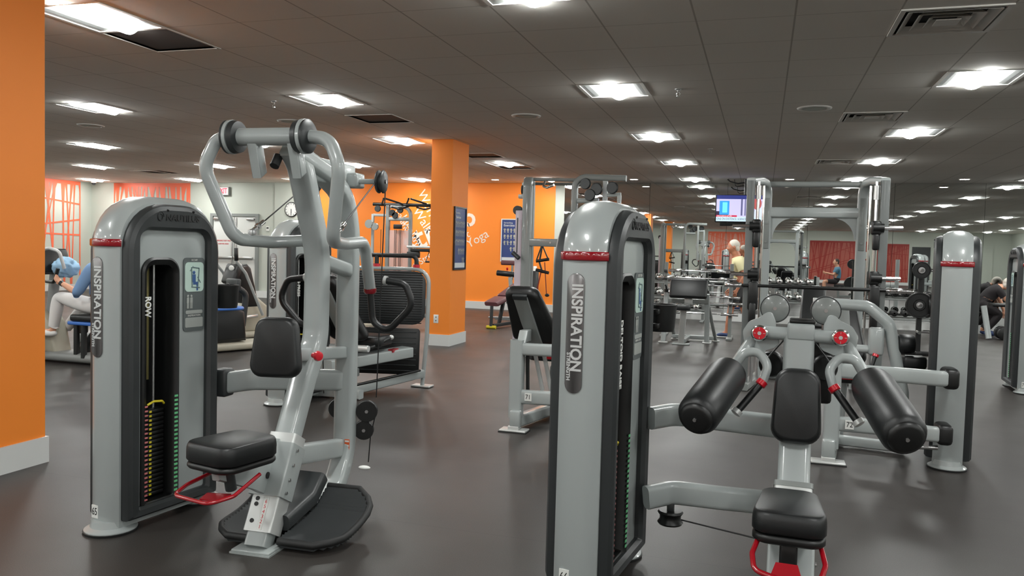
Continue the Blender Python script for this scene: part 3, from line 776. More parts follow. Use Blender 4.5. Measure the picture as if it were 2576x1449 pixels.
# main post: inclined foot, vertical middle, leaning back at the top
b = MB(); b.bar([(0, .0, .012), (0, .035, .07), (0, .40, .735), (0, .515, .90), (0, .525, 1.35), (0, .33, 1.775), (0, .25, 1.84)], .108, .10, X3, [0, 0, .25, .25, .5, .2, 0], .022, 8); b.build('main_post', M_SILVER, row)
b = MB(); b.bar([(0, .27, 1.82), (0, .56, 1.755), (0, .80, 1.66), (0, .875, 1.45), (0, .865, .25), (0, .74, .07), (0, .45, .06)], .11, .085, X3, [0, .1, .3, .35, .3, .15, 0], .02, 8); b.build('rear_post', M_SILVER, row)
b = MB(); b.box((0, .62, 1.765), (.05, .55, .12), .01); b.build('gusset', M_SILVER, row)
b = MB(); b.bar([(.01, .53, 1.31), (.01, .86, 1.25)], .07, .075, X3, 0, .02); b.build('upper_brace', M_SILVER, row)
b = MB(); b.bar([(0, .22, .86), (0, .87, .80)], .05, .065, X3, 0, .01); b.build('pad_bracket', M_SILVER, row)
b = MB(); b.bar([(-.01, .36, .35), (-.01, .86, .27)], .06, .10, X3, 0, .015); b.build('lower_brace', M_SILVER, row)
# foot of the post with its base plate and the numbered seat slide
b = MB(); b.box((0, .005, .012), (.19, .14, .012), .004); b.box((0, .005, .004), (.2, .15, .008)); b.build('base_plate', M_SILVER, row)
d = Vector((0, .365, .665)).normalized(); nrm = Vector((0, -d.z, d.y))
def on_post(t, off=0.0, x=0.0): p = Vector((0, .035, .07))+d*t+nrm*off; return (x, p.y, p.z)
b = MB(); b.bar([on_post(-.005), on_post(.455)], .14, .112, X3, 0, .012); sl = b.build('seat_slide', M_ALU, row, label='bright aluminium slide with a number scale')
b = MB(); b.bar([on_post(.155, .012), on_post(.405, .012)], .165, .135, X3, 0, .012); car = b.build('seat_carriage', M_SILVER, row)
b = MB()
for t_ in (.18, .24, .31, .38):
    for x_ in (-.085, .085): q = on_post(t_, .03, x_); b.cyl(q, (q[0]*1.06, q[1], q[2]), .008, n=10)
b.build('carriage_screw', M_STEEL, car)
b = MB()
for t_ in (.04, .115, .14): q = on_post(t_, .0565, -.035); b.cyl(q, Vector(q)+nrm*.002, .010, n=12)
b.build('slide_hole', M_INK, sl)
b = MB(); b.bar([on_post(.002, .0565, .012), on_post(.148, .0565, .012)], .024, .002, X3, 0, .0005); b.build('scale_strip', M_WHITE, sl)
for k in range(6): text('scale_number', str(k+1), .024, M_REDB, sl, on_post(.016+.0225*k, .0578, .012), X3, d, ext=.0004, align='CENTER')
# seat
Mz = Matrix.Rotation(math.radians(-16), 4, 'Z')
def pad(mb, poly, z0, z1, rr=.03, M=None, n=4):
    """upholstered pad: rounded polygon lofted with a soft top edge"""
    P = fillet([(p[0], p[1], 0) for p in poly], .06, 5, True)
    c = sum(P, Vector())/len(P)
    def lv(sc, z): return [(c+(p-c)*sc) + Vector((0, 0, z)) for p in P]
    ring = [lv(.96, z0), lv(1.0, z0+.008)]
    for k in range(n+1): a = PI/2*k/n; ring.append(lv(1-.085*(1-math.cos(a)), z1-rr+rr*math.sin(a)))
    R = [[mb.bm.verts.new(M @ q if M is not None else q) for q in r_] for r_ in ring]
    m = len(P)
    for a, b_ in zip(R, R[1:]):
        for k in range(m): mb.bm.faces.new((a[k], a[(k+1) % m], b_[(k+1) % m], b_[k]))
    mb.bm.faces.new(R[0]); mb.bm.faces.new(R[-1]); return mb
SM = Matrix.Translation((.0, -.185, 0)) @ Mz @ Matrix.Diagonal((1.06, 1.06, 1, 1))
b = MB(); pad(b, [(-.12, .14), (-.135, -.16), (.135, -.16), (.12, .14)], .475, .555, .035, SM); seat = b.build('seat', M_VINYL, row)
b = MB(); pad(b, [(-.118, .138), (-.133, -.158), (.133, -.158), (.118, .138)], .445, .472, .012, SM); b.build('seat_base', M_BLACK, seat)
b = MB(); b.prism([(-.31, .44), (-.30, .40), (-.02, .29), (.12, .20), (.235, .36), (.18, .47), (.02, .445)], (0, 1, 0), (0, 0, 1), (-.015, 0, 0), .035, .006); b.build('seat_bracket', M_SILVER, row)
b = MB(); b.cyl((-.034, .07, .325), (.006, .07, .325), .016, n=12); b.build('bracket_hole', M_INK, row)
b = MB(); b.cyl((0, -.24, .45), (0, -.21, .34), .024, n=12); b.build('seat_strut', M_CHAR, row)
b = MB(); b.tube([SM @ Vector(p) for p in ((-.11, .02, .40), (-.135, -.12, .36), (-.1, -.21, .345), (.1, -.21, .345), (.135, -.12, .36), (.11, .03, .41))], .0085, .05, 10, 5); b.prism([(-.05, -.12), (-.03, -.2), (.06, -.2), (.05, -.1)], (1, 0, 0), (0, 1, 0), SM @ Vector((0, 0, .345)), .006); b.build('adjust_handle', M_RED, row, label='red seat release handle')
# chest pad
def upright_pad(w0, w1, h, t, r, M):
    mb = MB(); P = fillet([(-w0/2, -h/2, 0), (w0/2, -h/2, 0), (w1/2, h/2, 0), (-w1/2, h/2, 0)], r, 6, True)
    ring = []
    for k in range(9):
        a = -PI/2+PI*k/8; sc = 1-.16*(1-math.cos(a)); z = t/2*math.sin(a)
        ring.append([mb.bm.verts.new(M @ Vector((p.x*sc, p.y*sc*(1-.0), z))) for p in P])
    m = len(P)
    for a, b_ in zip(ring, ring[1:]):
        for k in range(m): mb.bm.faces.new((a[k], a[(k+1) % m], b_[(k+1) % m], b_[k]))
    mb.bm.faces.new(ring[0]); mb.bm.faces.new(ring[-1]); return mb
# frame: x right, y up, z towards the user (-Y)
PM = Matrix.Translation((.01, .125, .91)) @ Matrix.Rotation(math.radians(8), 4, 'Z') @ Matrix.Rotation(math.radians(86), 4, 'X')
upright_pad(.255, .19, .28, .075, .055, PM).build('chest_pad', M_VINYL, row)
b = MB(); b.box((0, .2, .87), (.07, .12, .05), .006); b.build('pad_slide', M_ALU, row)
b = MB(); b.lathe([(0, .014), (.02, .014), (.022, .018), (.035, .026), (.05, .022), (.055, 0)], (.06, .38, .845), (1, -.5, 0), 16); b.build('adjust_knob', M_REDB, row, label='round red adjustment knob')
# pivot tube and swing arms
b = MB(); b.cyl((-.21, .13, 1.877), (.11, .13, 1.877), .041, n=24); pv = b.build('pivot_tube', M_SILVER, row)
for sg in (-1, 1):
    cx = -.052+sg*.178
    MB().lathe([(-.035, .05), (-.03, .072), (-.005, .077), (.002, .06)], (cx, .13, 1.877), (sg, 0, 0), 28).build('pivot_cap', M_CHAR, pv)
    MB().lathe([(-.004, .079), (.012, .079), (.014, .074)], (cx+sg*.004, .13, 1.877), (sg, 0, 0), 28).build('pivot_collar', M_SILVER, pv)
    MB().lathe([(.010, .077), (.02, .078), (.03, .065), (.032, .03)], (cx+sg*.008, .13, 1.877), (sg, 0, 0), 28).build('pivot_cap', M_CHAR, pv)
    b = MB(); w = .03
    P = [(cx+sg*.02, .13, 1.877), (sg*.29-.025, .12, 1.864), (sg*.345-.022, .10, 1.735), (sg*.255-.012, .2, 1.405), (sg*.20-.01, .43, 1.395), (sg*.16-.005, .74, 1.41), (sg*.155, .82, 1.155)]
    b.tube(P, .031, [0, .10, .12, .09, .1, .09, 0], 16, 8)
    arm = b.build('swing_arm', M_SILVER, row)
    MB().lathe([(-.006, .034), (.012, .035), (.022, .028)], (sg*.155, .822, 1.155), (0, .08, -1), 20).build('collar', M_BAND, arm, label='red collar')
    b = MB(); b.tube([(sg*.155, .825, 1.14), (sg*.165, .84, .98), (sg*.25, .84, .925), (sg*.40, .84, 1.08), (sg*.35, .84, 1.19), (sg*.24, .84, 1.205)], .0185, [0, .06, .06, .08, .05, 0], 12, 6); b.build('hand_grip', M_FOAM, arm)
    MB().lathe([(0, .024), (.016, .025), (.018, .018)], (sg*.245, .84, 1.2045), (-sg, 0, .08), 16).build('grip_end', M_ALU, arm)
    # cable eye on the arm
    b = MB(); b.box((sg*.225-.01, .3, 1.435), (.02, .05, .04), .006); b.build('cable_eye', M_STEEL, arm)
    e = Vector((sg*.225-.01, .31, 1.45)); pu = Vector((sg*.19, .80, 1.735))
    b = MB(); dd = (pu-e); b.cyl(e, e+dd*.16, .012, n=10); b.cyl(e+dd*.05, e+dd*.09, .016, n=6); b.build('turnbuckle', M_CHROME, arm)
    MB().cyl(e+dd*.15, pu, .0035, n=8).build('cable', M_CABLE, arm)
    b = MB(); b.lathe([(-.022, .0), (-.022, .055), (-.015, .062), (-.009, .062), (-.003, .05), (.003, .05), (.009, .062), (.015, .062), (.022, .055), (.022, 0)], (sg*.20, .84, 1.735), (sg, .12, 0), 28); pl = b.build('top_pulley', M_CHAR, row)
    MB().cyl((sg*.05, .83, 1.735), (sg*.178, .835, 1.735), .014, n=12).build('pulley_axle', M_SILVER, pl)
    MB().cyl((sg*.222, .842, 1.735), (sg*.23, .843, 1.735), .012, n=6).build('axle_nut', M_STEEL, pl)
    MB().cyl((sg*.20, .899, 1.73), (sg*.16, .92, .55), .0035, n=8).build('cable', M_CABLE, row)
# bump stops under the pivot tube
for x_ in (-.105, .10):
    b = MB(); b.prism([(.10, 1.865), (.17, 1.85), (.21, 1.72), (.16, 1.69)], (0, 1, 0), (0, 0, 1), (x_-.02, 0, 0), .05, .006); b.build('stop_bracket', M_SILVER, row)
b = MB(); b.cyl((-.06, .20, 1.75), (-.06, .235, 1.80), .022, n=14); b.build('rubber_stop', M_RUBBER, row)
b = MB(); b.box((.0, .845, 1.74), (.16, .11, .08), .012); b.build('pulley_block', M_SILVER, row)
# lower pulleys
for x_, y_, z_, r_ in ((.105, .92, .47, .06), (-.07, .93, .47, .058), (.085, .93, .36, .055)):
    b = MB(); b.lathe([(-.02, 0), (-.02, r_*.95), (-.012, r_), (-.004, r_*.85), (.004, r_*.85), (.012, r_), (.02, r_*.95), (.02, 0)], (x_, y_, z_), (.35, -1, 0), 28); pq = b.build('lower_pulley', M_BLACK, row)
    MB().cyl((x_+.007, y_-.02, z_), (x_+.009, y_-.026, z_), .010, n=6).build('axle_nut', M_STEEL, pq)
b = MB(); b.tube([(.155, .93, .46), (.125, .93, .33), (.115, .93, .18)], .0035, .02, 8); b.build('cable', M_CABLE, row)
b = MB(); b.ball((.105, .9, .155), .022, sc=(1.6, 1, .5)); b.build('cable_end', M_WHITE, row)
# beam to the tower
b = MB(); b.bar([(-.60, .62, .635), (-.45, .66, .655), (-.2, .79, .655), (0, .86, .64)], .06, .115, (0, 0, 1), .1, .018); b = None
b = MB(); b.sweep(fillet([(-.56, .60, .635), (-.42, .615, .66), (-.1, .80, .65), (.0, .86, .645)], .12, 6), rrect(.115, .06, .02), side=(0, 0, 1)); b.build('tower_beam', M_SILVER, row)
b = MB(); b.box((-.585, .60, .635), (.075, .09, .15), .015); b.build('beam_socket', M_CHAR, row)
b = MB(); b.prism([(-.014, -.036), (.014, -.036), (.014, .036), (-.014, .036)], (1, 0, 0), (0, 0, 1), (.036, .8205, .29), .003); ws = b.build('warning_label', mat('warning_orange', srgb(214, 92, 40), .5), row, smooth=False)
for k in range(3): MB().box((.036, .8185, .268+.024*k), (.024, .001, .010)).build('label_text_field', M_LABEL, ws, smooth=False)
# footplate: two ribbed treads rising to a kick plate, black centre channel between them
def tread(x0, x1, outer):
    b = MB(); prof = [(.02, .05), (.26, .07), (.36, .09), (.50, .17)]
    seg = [math.dist(a, c) for a, c in zip(prof, prof[1:])]; L_ = sum(seg); N = 40; rows_ = []
    def at(s_):
        for (a, c), l in zip(zip(prof, prof[1:]), seg):
            if s_ <= l: t_ = s_/l; return (a[0]+(c[0]-a[0])*t_, a[1]+(c[1]-a[1])*t_)
            s_ -= l
        return prof[-1]
    for k in range(N+1):
        s_ = L_*k/N; y_, z_ = at(s_); f = min(s_, L_-s_); ins = .10*max(0, 1-f/.13)**2
        rib = .010*(1 if k % 2 else 0)
        rows_.append((y_, z_+rib, x0+(ins if outer < 0 else 0), x1-(ins if outer > 0 else 0)))
    top = [[b.bm.verts.new((r_[2], r_[0], r_[1])), b.bm.verts.new((r_[3], r_[0], r_[1]))] for r_ in rows_]
    bot = [[b.bm.verts.new((r_[2], r_[0]+.004, r_[1]-.035)), b.bm.verts.new((r_[3], r_[0]+.004, r_[1]-.035))] for r_ in rows_]
    for k in range(N):
        b.bm.faces.new((top[k][0], top[k][1], top[k+1][1], top[k+1][0])); b.bm.faces.new((bot[k][0], bot[k+1][0], bot[k+1][1], bot[k][1]))
        b.bm.faces.new((top[k][1], bot[k][1], bot[k+1][1], top[k+1][1])); b.bm.faces.new((top[k][0], top[k+1][0], bot[k+1][0], bot[k][0]))
    for k in (0, N): b.bm.faces.new((top[k][0], top[k][1], bot[k][1], bot[k][0]))
    o = b.build('footplate', M_CHAR, row, ang=.3)
    edge = [(r_[2] if outer < 0 else r_[3], r_[0], r_[1]-.006) for r_ in rows_[::4]]
    inn = x1 if outer < 0 else x0
    P = [(inn, rows_[0][0], rows_[0][1]-.006)]+edge+[(inn, rows_[-1][0], rows_[-1][1]-.006)]
    b = MB(); b.tube(P, .017, 0, 10); b.build('footplate_rim', M_RUBBER, o)
    return o
tread(-.27, -.04, -1); tread(.09, .365, 1)
b = MB(); b.sweep([(.025, .10, .10), (.025, .36, .14), (.025, .46, .22)], rrect(.15, .075, .02), side=(1, 0, 0)); b.build('centre_channel', M_CHAR, row)
b = MB(); b.box((0.04, .09, .03), (.40, .05, .03), .008); b.build('footplate_bearer', M_BLACK, row)
b = MB(); b.box((0.04, .3, .022), (.3, .35, .04), .008); b.build('footplate_frame', M_BLACK, row)

# ------------------------------------------------------------------ deltoid raise machine
dlt = thing('deltoid_raise_machine', 'deltoid raise machine with two black roller pads and a red seat handle', 'exercise machine', (.135, 2.9, 0), math.radians(-2))
tower(dlt, to_local(dlt, -.668, 3.05), math.radians(83+2), -1, '66', 'DELTOID RAISE', hoff=.135)
b = MB(); b.box((.065, .76, .92), (.15, .06, .30), .015); b.build('cable_guard', M_BLACK, dlt)
b = MB(); b.bar([(0, .11, .0), (0, .52, .72), (0, .60, .86), (0, .62, 1.07)], .12, .10, X3, [0, .2, .2, 0], .022, 8); b.build('main_post', M_SILVER, dlt)
b = MB(); b.box((0, .13, .012), (.20, .2, .024), .006); b.build('base_plate', M_SILVER, dlt)
d2 = Vector((0, .41, .72)).normalized(); n2 = Vector((0, -d2.z, d2.y))
def on2(t, off=0.0, x=0.0): p = Vector((0, .11, 0))+d2*t+n2*off; return (x, p.y, p.z)
b = MB(); b.bar([on2(.06), on2(.56)], .14, .112, X3, 0, .012); sl2 = b.build('seat_slide', M_ALU, dlt, label='bright aluminium slide under the seat')
b = MB(); b.bar([on2(.555), on2(.575)], .145, .118, X3, 0, .012); b.build('slide_cap', M_SILVERD, sl2)
b = MB(); b.bar([on2(.20, .01), on2(.46, .01)], .165, .13, X3, 0, .012); car = b.build('seat_carriage', M_SILVER, dlt)
b = MB()
for t_ in (.2, .28):
    q = on2(t_, .04, .085); b.cyl(q, (q[0]+.006, q[1], q[2]), .008, n=10)
b.build('carriage_screw', M_STEEL, car)
S2 = Matrix.Translation((-.012, .12, 0))
b = MB(); pad(b, [(-.098, .19), (-.13, -.16), (.13, -.16), (.098, .19)], .435, .51, .04, S2); seat = b.build('seat', M_VINYL, dlt)
b = MB(); pad(b, [(-.096, .188), (-.128, -.158), (.128, -.158), (.096, .188)], .40, .432, .012, S2); b.build('seat_base', M_BLACK, seat)
b = MB(); b.box((-.01, .07, .34), (.06, .14, .12), .01); b.build('seat_strut', M_BLACK, dlt)
b = MB(); b.tube([(-.11, .02, .405), (-.128, -.07, .375), (-.118, -.12, .335), (-.02, -.14, .32), (.09, -.12, .325), (.108, -.07, .365), (.095, .02, .395)], .0095, .035, 10, 5)
b.prism([(-.06, -.06), (.05, -.06), (.03, .0), (-.04, .0)], (1, 0, 0), (0, .55, .83), (-.01, -.10, .365), .006); b.build('adjust_handle', M_RED, dlt, label='red seat release handle')
PM = Matrix.Translation((.0, .435, .805)) @ Matrix.Rotation(math.radians(80), 4, 'X')
upright_pad(.195, .165, .295, .075, .06, PM).build('chest_pad', M_VINYL, dlt)
b = MB(); b.box((0, .53, .80), (.09, .12, .12), .01); b.build('pad_bracket', M_CHAR, dlt)
b = MB(); b.cyl((-.155, .60, 1.075), (.157, .60, 1.068), .027, n=20); ct = b.build('cross_tube', M_SILVER, dlt)
b = MB(); b.box((0.005, .62, 1.085), (.105, .11, .07), .01); b.build('head_block', M_SILVER, dlt)
b = MB(); b.box((0.01, .62, 1.127), (.10, .10, .018), .006); b.build('rubber_cap', M_BLACK, dlt)
for sg in (-1, 1):
    cx = sg*.156
    b = MB(); b.lathe([(-.02, .034), (.008, .034), (.012, .028), (.012, .0)], (cx, .572, 1.072), (0, -1, 0), 24); cp = b.build('pivot_cap', M_CHROME, dlt)
    MB().lathe([(.0125, .026), (.0145, .025), (.0145, .0)], (cx, .572, 1.072), (0, -1, 0), 24).build('pivot_disc', M_REDB, cp, label='red pivot disc')
    b = MB()
    for k in range(4): a = k*PI/2; b.box((cx+.019*math.cos(a), .5565, 1.072+.019*math.sin(a)), (.009 if k % 2 == 0 else .0015, .001, .009 if k % 2 else .0015))
    b.lathe([(0, .009), (.003, .008), (.003, 0)], (cx, .558, 1.072), (0, -1, 0), 6); b.build('pivot_marks', M_ALU, cp)
    # cam plate
    P = [(.018, .088), (.045, .095), (.063, .05), (.063, .0), (.082, -.026), (.07, -.052), (.017, -.072), (-.03, -.067), (-.063, -.035), (-.07, .009), (-.046, .049), (.0, .07)]
    P = [(-sg*q[0]+cx if sg > 0 else q[0]+cx, q[1]+1.065) for q in P]
    PP = [(v.x, v.y) for v in fillet([(q[0], q[1], 0) for q in P], .03, 4, True)]
    b = MB(); b.prism(PP, (1, 0, 0), (0, 0, 1), (0, .625, 0), .02, .004); b.build('cam_plate', M_SILVER, dlt)
    b = MB(); b.lathe([(-.03, .055), (.022, .058), (.026, .054), (.026, 0)], (cx-sg*.055, .70, 1.17), (0, -1, 0), 28); dk = b.build('bearing_disc', M_SILVERD, dlt)
    MB().lathe([(.024, .0572), (.024, .0605), (-.03, .0605), (-.03, .0572)], (cx-sg*.055, .70, 1.17), (0, -1, 0), 28).build('disc_edge', M_CHAR, dk)
    MB().cyl((cx-sg*.055, .676, 1.17), (cx-sg*.055, .672, 1.17), .008, n=8).build('disc_bolt', M_STEEL, dk)
    # arm, roller pad, hooked grip
    far = Vector((sg*.262, .50, .915)); near = Vector((sg*.352, .10, .785))
    ax = (far-near).normalized()
    b = MB(); b.tube([(cx+sg*.03, .63, 1.04), far+ax*.06, far-ax*.05], .022, .05, 14); arm = b.build('lever_arm', M_SILVER, dlt)
    b = MB(); b.lathe([(0, .0), (0, .05), (.008, .068), (.03, .078), (.10, .080), (.36, .080), (.40, .074), (.412, .055), (.412, 0)], near, ax, 32); rp = b.build('roller_pad', M_FOAM, arm)
    MB().lathe([(-.012, 0), (-.012, .045), (-.006, .058), (.006, .062)], near, ax, 28).build('end_cap', M_BLACK, rp)
    MB().lathe([(-.016, 0), (-.016, .007), (-.01, .008)], near, ax, 8).build('cap_bolt', M_CHROME, rp)
    b = MB(); b.tube([far+ax*.03, (sg*.215, .53, .99), (sg*.155, .54, 1.0), (sg*.115, .52, .945), (sg*.135, .50, .875)], .0185, [0, .05, .05, .05, 0], 12, 6); hk = b.build('grip_hook', M_SILVER, arm)
    dr_ = Vector((sg*.085, -.05, -.11)).normalized(); g0 = Vector((sg*.135, .50, .878))
    MB().lathe([(-.006, .022), (.014, .022), (.018, .017)], g0, dr_, 18).build('collar', M_REDB, hk, label='red collar')
    MB().cyl(g0, g0+dr_*.15, .0155, n=14).build('hand_grip', M_FOAM, hk)
    MB().lathe([(.15, .022), (.168, .022), (.172, .015), (.172, 0)], g0, dr_, 16).build('grip_end', M_ALU, hk)
b = MB(); b.bar([(0, .80, .0), (0, .80, .69)], .09, .08, X3, 0, .015); b.build('rear_post', M_SILVER, dlt)
b = MB(); b.sweep(fillet([(-.61, .66, .655), (-.52, .78, .66), (-.3, .80, .65), (.04, .80, .64)], .12, 6), rrect(.10, .06, .02), side=(0, 0, 1)); b.build('upper_beam', M_SILVER, dlt)
b = MB(); b.sweep(fillet([(-.60, .56, .325), (-.5, .64, .34), (-.3, .66, .335), (-.02, .70, .33)], .12, 6), rrect(.10, .06, .02), side=(0, 0, 1)); b.build('lower_beam', M_SILVER, dlt)
b = MB(); b.bar([(0, .05, .04), (0, .84, .04)], .09, .07, X3, 0, .015); b.build('base_rail', M_SILVER, dlt)
b = MB(); b.bar([(0, .22, .33), (0, .8, .33)], .06, .09, X3, 0, .015); b.build('centre_rail', M_SILVER, dlt)
b = MB(); b.lathe([(-.03, 0), (-.03, .05), (-.022, .056), (-.008, .046), (.008, .046), (.022, .056), (.03, .05), (.03, 0)], (-.50, .62, .235), (0, 0, 1), 28); pq = b.build('lower_pulley', M_BLACK, dlt)
b = MB(); b.box((-.50, .62, .28), (.03, .03, .04), .004); b.build('pulley_hanger', M_CHAR, pq)
MB().cyl((-.45, .60, .235), (-.03, .46, .235), .0035, n=8).build('cable', M_CABLE, dlt)
for sg in (-1, 1):
    b = MB(); b.lathe([(-.018, 0), (-.018, .05), (-.01, .056), (.01, .056), (.018, .05), (.018, 0)], (sg*.105, .70, .93), (sg*.45, -1, 0), 24); pq = b.build('cable_cam', M_BLACK, dlt)
    MB().cyl((sg*.14, .62, .94), (sg*.05, .7, 1.05), .0035, n=8).build('cable', M_CABLE, dlt)
# ------------------------------------------------------------------ machine 72: seated machine right of the deltoid raise
m72 = thing('leg_extension_machine', 'grey seated leg machine numbered 72 joined to the tower on the right', 'exercise machine', (.49, 5.83, 0))
def R(root, x, y, z=0): return Vector((x, y, z))-root.location
tower(m72, R(m72, 1.225, 5.92), math.radians(80), 1, None, 'LEG EXTENSION', badge=False)
o = lambda x, y, z: R(m72, x, y, z)
b = MB(); b.bar([o(.49, 5.84, .10), o(.49, 5.84, .70)], .10, .09, X3, 0, .015); leg = b.build('front_leg', M_SILVER, m72)
b = MB(); b.box(o(.475, 5.79, .10), (.085, .06, .13), .012); b.build('leg_cover', M_SILVER, leg)
b = MB(); b.box(o(.475, 5.79, .012), (.22, .12, .016), .006); b.box(o(.475, 5.79, .032), (.085, .07, .03), .004); b.build('foot', M_ALU, leg)
MB().box(o(.475, 5.79, .003), (.23, .13, .006)).build('foot_pad', M_RUBBER, leg)
b = MB(); b.sweep(fillet([o(.45, 5.84, .63), o(.95, 5.80, .63), o(1.13, 5.72, .635), o(1.20, 5.76, .635)], .1, 5), rrect(.10, .06, .02), side=(0, 0, 1)); b.build('upper_beam', M_SILVER, m72)
b = MB(); b.sweep(fillet([o(.45, 5.84, .27), o(.95, 5.80, .27), o(1.11, 5.73, .27), o(1.18, 5.77, .27)], .1, 5), rrect(.10, .06, .02), side=(0, 0, 1)); lb = b.build('lower_beam', M_SILVER, m72)
for z, x in ((.635, 1.185), (.27, 1.165)):
    b = MB(); b.box(o(x, 5.79, z), (.095, .17, .135), .03, seg=3); b.build('beam_socket', M_BLACK, m72)
b = MB(); b.cyl(o(1.02, 5.8, .165), o(1.14, 5.8, .17), .016, n=12); b.box(o(1.07, 5.8, .19), (.03, .03, .05)); b.build('cable_guide', M_STEEL, m72)
st = MB().box(o(.60, 5.785, .275), (.055, .006, .06), .001).build('number_sticker', M_LABEL, lb, smooth=False)
text('number', '72', .05, M_INK, st, o(.60, 5.7815, .275), (1, 0, 0), (0, 0, 1), ext=.0008, align='CENTER', sx=.85)
b = MB(); pad(b, [(-.15, .22), (-.17, -.2), (.17, -.2), (.15, .22)], .50, .60, .035, Matrix.Translation(o(.62, 6.35, 0))); b.build('seat', M_VINYL, m72)
b = MB(); b.prism([(-.12, .0), (.12, .0), (.12, .06), (-.12, .045)], (1, 0, 0), (0, 0, 1), o(.64, 6.14, .47+.06), .02, .004); b.build('seat_plate', M_RED, m72, label='red plate under the seat')
def backrest(root, bot, top, w0, w1, m_shell=M_BLACK):
    bot, top = Vector(bot), Vector(top); up = (top-bot); h = up.length; up.normalize(); rt = Vector((1, 0, 0)); nz = rt.cross(up)
    M = Matrix((( rt.x, up.x, nz.x, (bot.x+top.x)/2), (rt.y, up.y, nz.y, (bot.y+top.y)/2), (rt.z, up.z, nz.z, (bot.z+top.z)/2), (0, 0, 0, 1)))
    pd = upright_pad(w0, w1, h, .11, .07, M).build('backrest', m_shell, root)
    c = (bot+top)/2+nz*.06
    b = MB(); b.sweep([bot+nz*.055-up*.06, c, top+nz*.05-up*.05], rrect(.115, .03, .008), side=rt); b.build('backrest_spine', M_SILVERD, pd)
    b = MB(); b.sweep([top+nz*.055-up*.045-rt*.055, top+nz*.06-up*.04, top+nz*.055-up*.045+rt*.055], rrect(.05, .03, .012), side=up); b.build('backrest_catch', M_CHAR, pd)
    return pd
backrest(m72, o(.62, 6.62, .58), o(.60, 6.85, 1.02), .36, .24)
b = MB(); b.tube([o(.48, 6.35, 1.055), o(.74, 6.3, 1.05), o(.885, 6.28, .93), o(.92, 6.28, .75), o(.99, 6.28, .45), o(1.02, 6.28, .06)], .042, [0, .1, .1, .08, .05, 0], 14, 6); b.build('swing_frame', M_SILVER, m72)
b = MB(); b.tube([o(.40, 6.4, 1.045), o(.5, 6.36, 1.06), o(.62, 6.32, 1.05)], .024, .05, 12); b.build('swing_handle', M_FOAM, m72)
b = MB(); b.box(o(.80, 6.28, .80), (.10, .10, .20), .02); b.cyl(o(.66, 6.28, .74), o(.76, 6.28, .74), .03, n=14); b.build('pivot_housing', M_SILVER, m72)
b = MB(); b.cyl(o(.79, 6.2, .70), o(.765, 6.18, .62), .014, n=10); lv = b.build('range_lever', M_BLACK, m72)
b = MB(); b.cyl(o(.796, 6.205, .715), o(.789, 6.2, .698), .022, n=12); b.build('lever_collar', M_REDB, lv, label='red collar')
b = MB(); b.lathe([(0, 0), (0, .06), (.01, .07), (.10, .07), (.11, .06), (.11, 0)], o(.945, 6.3, .79), (1, .1, 0), 24); b.build('ankle_roller', M_FOAM, m72)
b = MB(); b.box(o(1.06, 6.3, .665), (.15, .12, .09), .02); b.build('shin_pad', M_VINYL, m72)
b = MB(); b.bar([o(.49, 5.84, .05), o(.62, 6.9, .05)], .08, .07, X3, 0, .012); b.bar([o(.56, 6.35, .05), o(1.02, 6.28, .05)], .07, .07, (0, 1, 0), 0, .012); b.bar([o(.60, 6.6, .05), o(.62, 6.6, .6)], .08, .08, X3, 0, .012); b.build('base_frame', M_SILVER, m72)

# ------------------------------------------------------------------ machine 71, behind the deltoid tower
m71 = thing('leg_curl_machine', 'grey seated machine numbered 71 with a tall black backrest, behind the deltoid tower', 'exercise machine', (-1.77, 5.87, 0))
q = lambda x, y, z: R(m71, x, y, z)
tower(m71, R(m71, -1.21, 6.0), PI/2, 1, None, None, badge=False, holder=False, full=False)
b = MB(); b.bar([q(-1.77, 5.88, .10), q(-1.77, 5.88, .70)], .10, .10, X3, 0, .015); leg = b.build('front_leg', M_SILVER, m71)
b = MB(); b.box(q(-1.755, 5.825, .10), (.085, .06, .13), .012); b.build('leg_cover', M_SILVER, leg)
b = MB(); b.box(q(-1.765, 5.83, .012), (.21, .12, .016), .006); b.box(q(-1.765, 5.83, .032), (.085, .07, .03), .004)
b.build('foot', M_ALU, leg); MB().box(q(-1.765, 5.83, .003), (.22, .13, .006)).build('foot_pad', M_RUBBER, leg)
b = MB(); b.bar([q(-1.74, 5.87, .632), q(-1.2, 5.92, .632)], .06, .095, (0, 1, 0), 0, .02); b.build('upper_beam', M_SILVER, m71)
b = MB(); b.bar([q(-1.74, 5.87, .265), q(-1.2, 5.92, .265)], .06, .11, (0, 1, 0), 0, .02); lb = b.build('lower_beam', M_SILVER, m71)
st = MB().box(q(-1.665, 5.842, .27), (.055, .006, .06), .001).build('number_sticker', M_LABEL, lb, smooth=False)
text('number', '71', .05, M_INK, st, q(-1.665, 5.8385, .27), (1, 0, 0), (0, 0, 1), ext=.0008, align='CENTER', sx=.85)
backrest(m71, q(-1.70, 6.22, .66), q(-1.755, 5.86, 1.10), .40, .25)
b = MB(); b.prism([(-.06, .0), (.10, .0), (.10, .09), (.0, .09)], (0, 1, 0), (0, 0, 1), q(-1.74, 5.93, .68), .07, .006); b.build('backrest_mount', M_SILVER, m71)
b = MB(); pad(b, [(-.15, .2), (-.17, -.2), (.17, -.2), (.15, .2)], .50, .60, .035, Matrix.Translation(q(-1.62, 6.42, 0))); b.build('seat', M_VINYL, m71)
b = MB(); b.prism([(-.12, .0), (.12, .0), (.12, .05), (-.12, .04)], (1, 0, 0), (0, 0, 1), q(-1.52, 6.2, .52), .02, .004); b.build('seat_plate', M_RED, m71, label='red plate under the seat')
b = MB()
for dx in (0, .07): b.bar([q(-1.66+dx, 5.98, .60), q(-1.60+dx, 6.02, .30)], .03, .02, X3, 0, .004)
b.build('linkage_arm', M_ALU, m71)
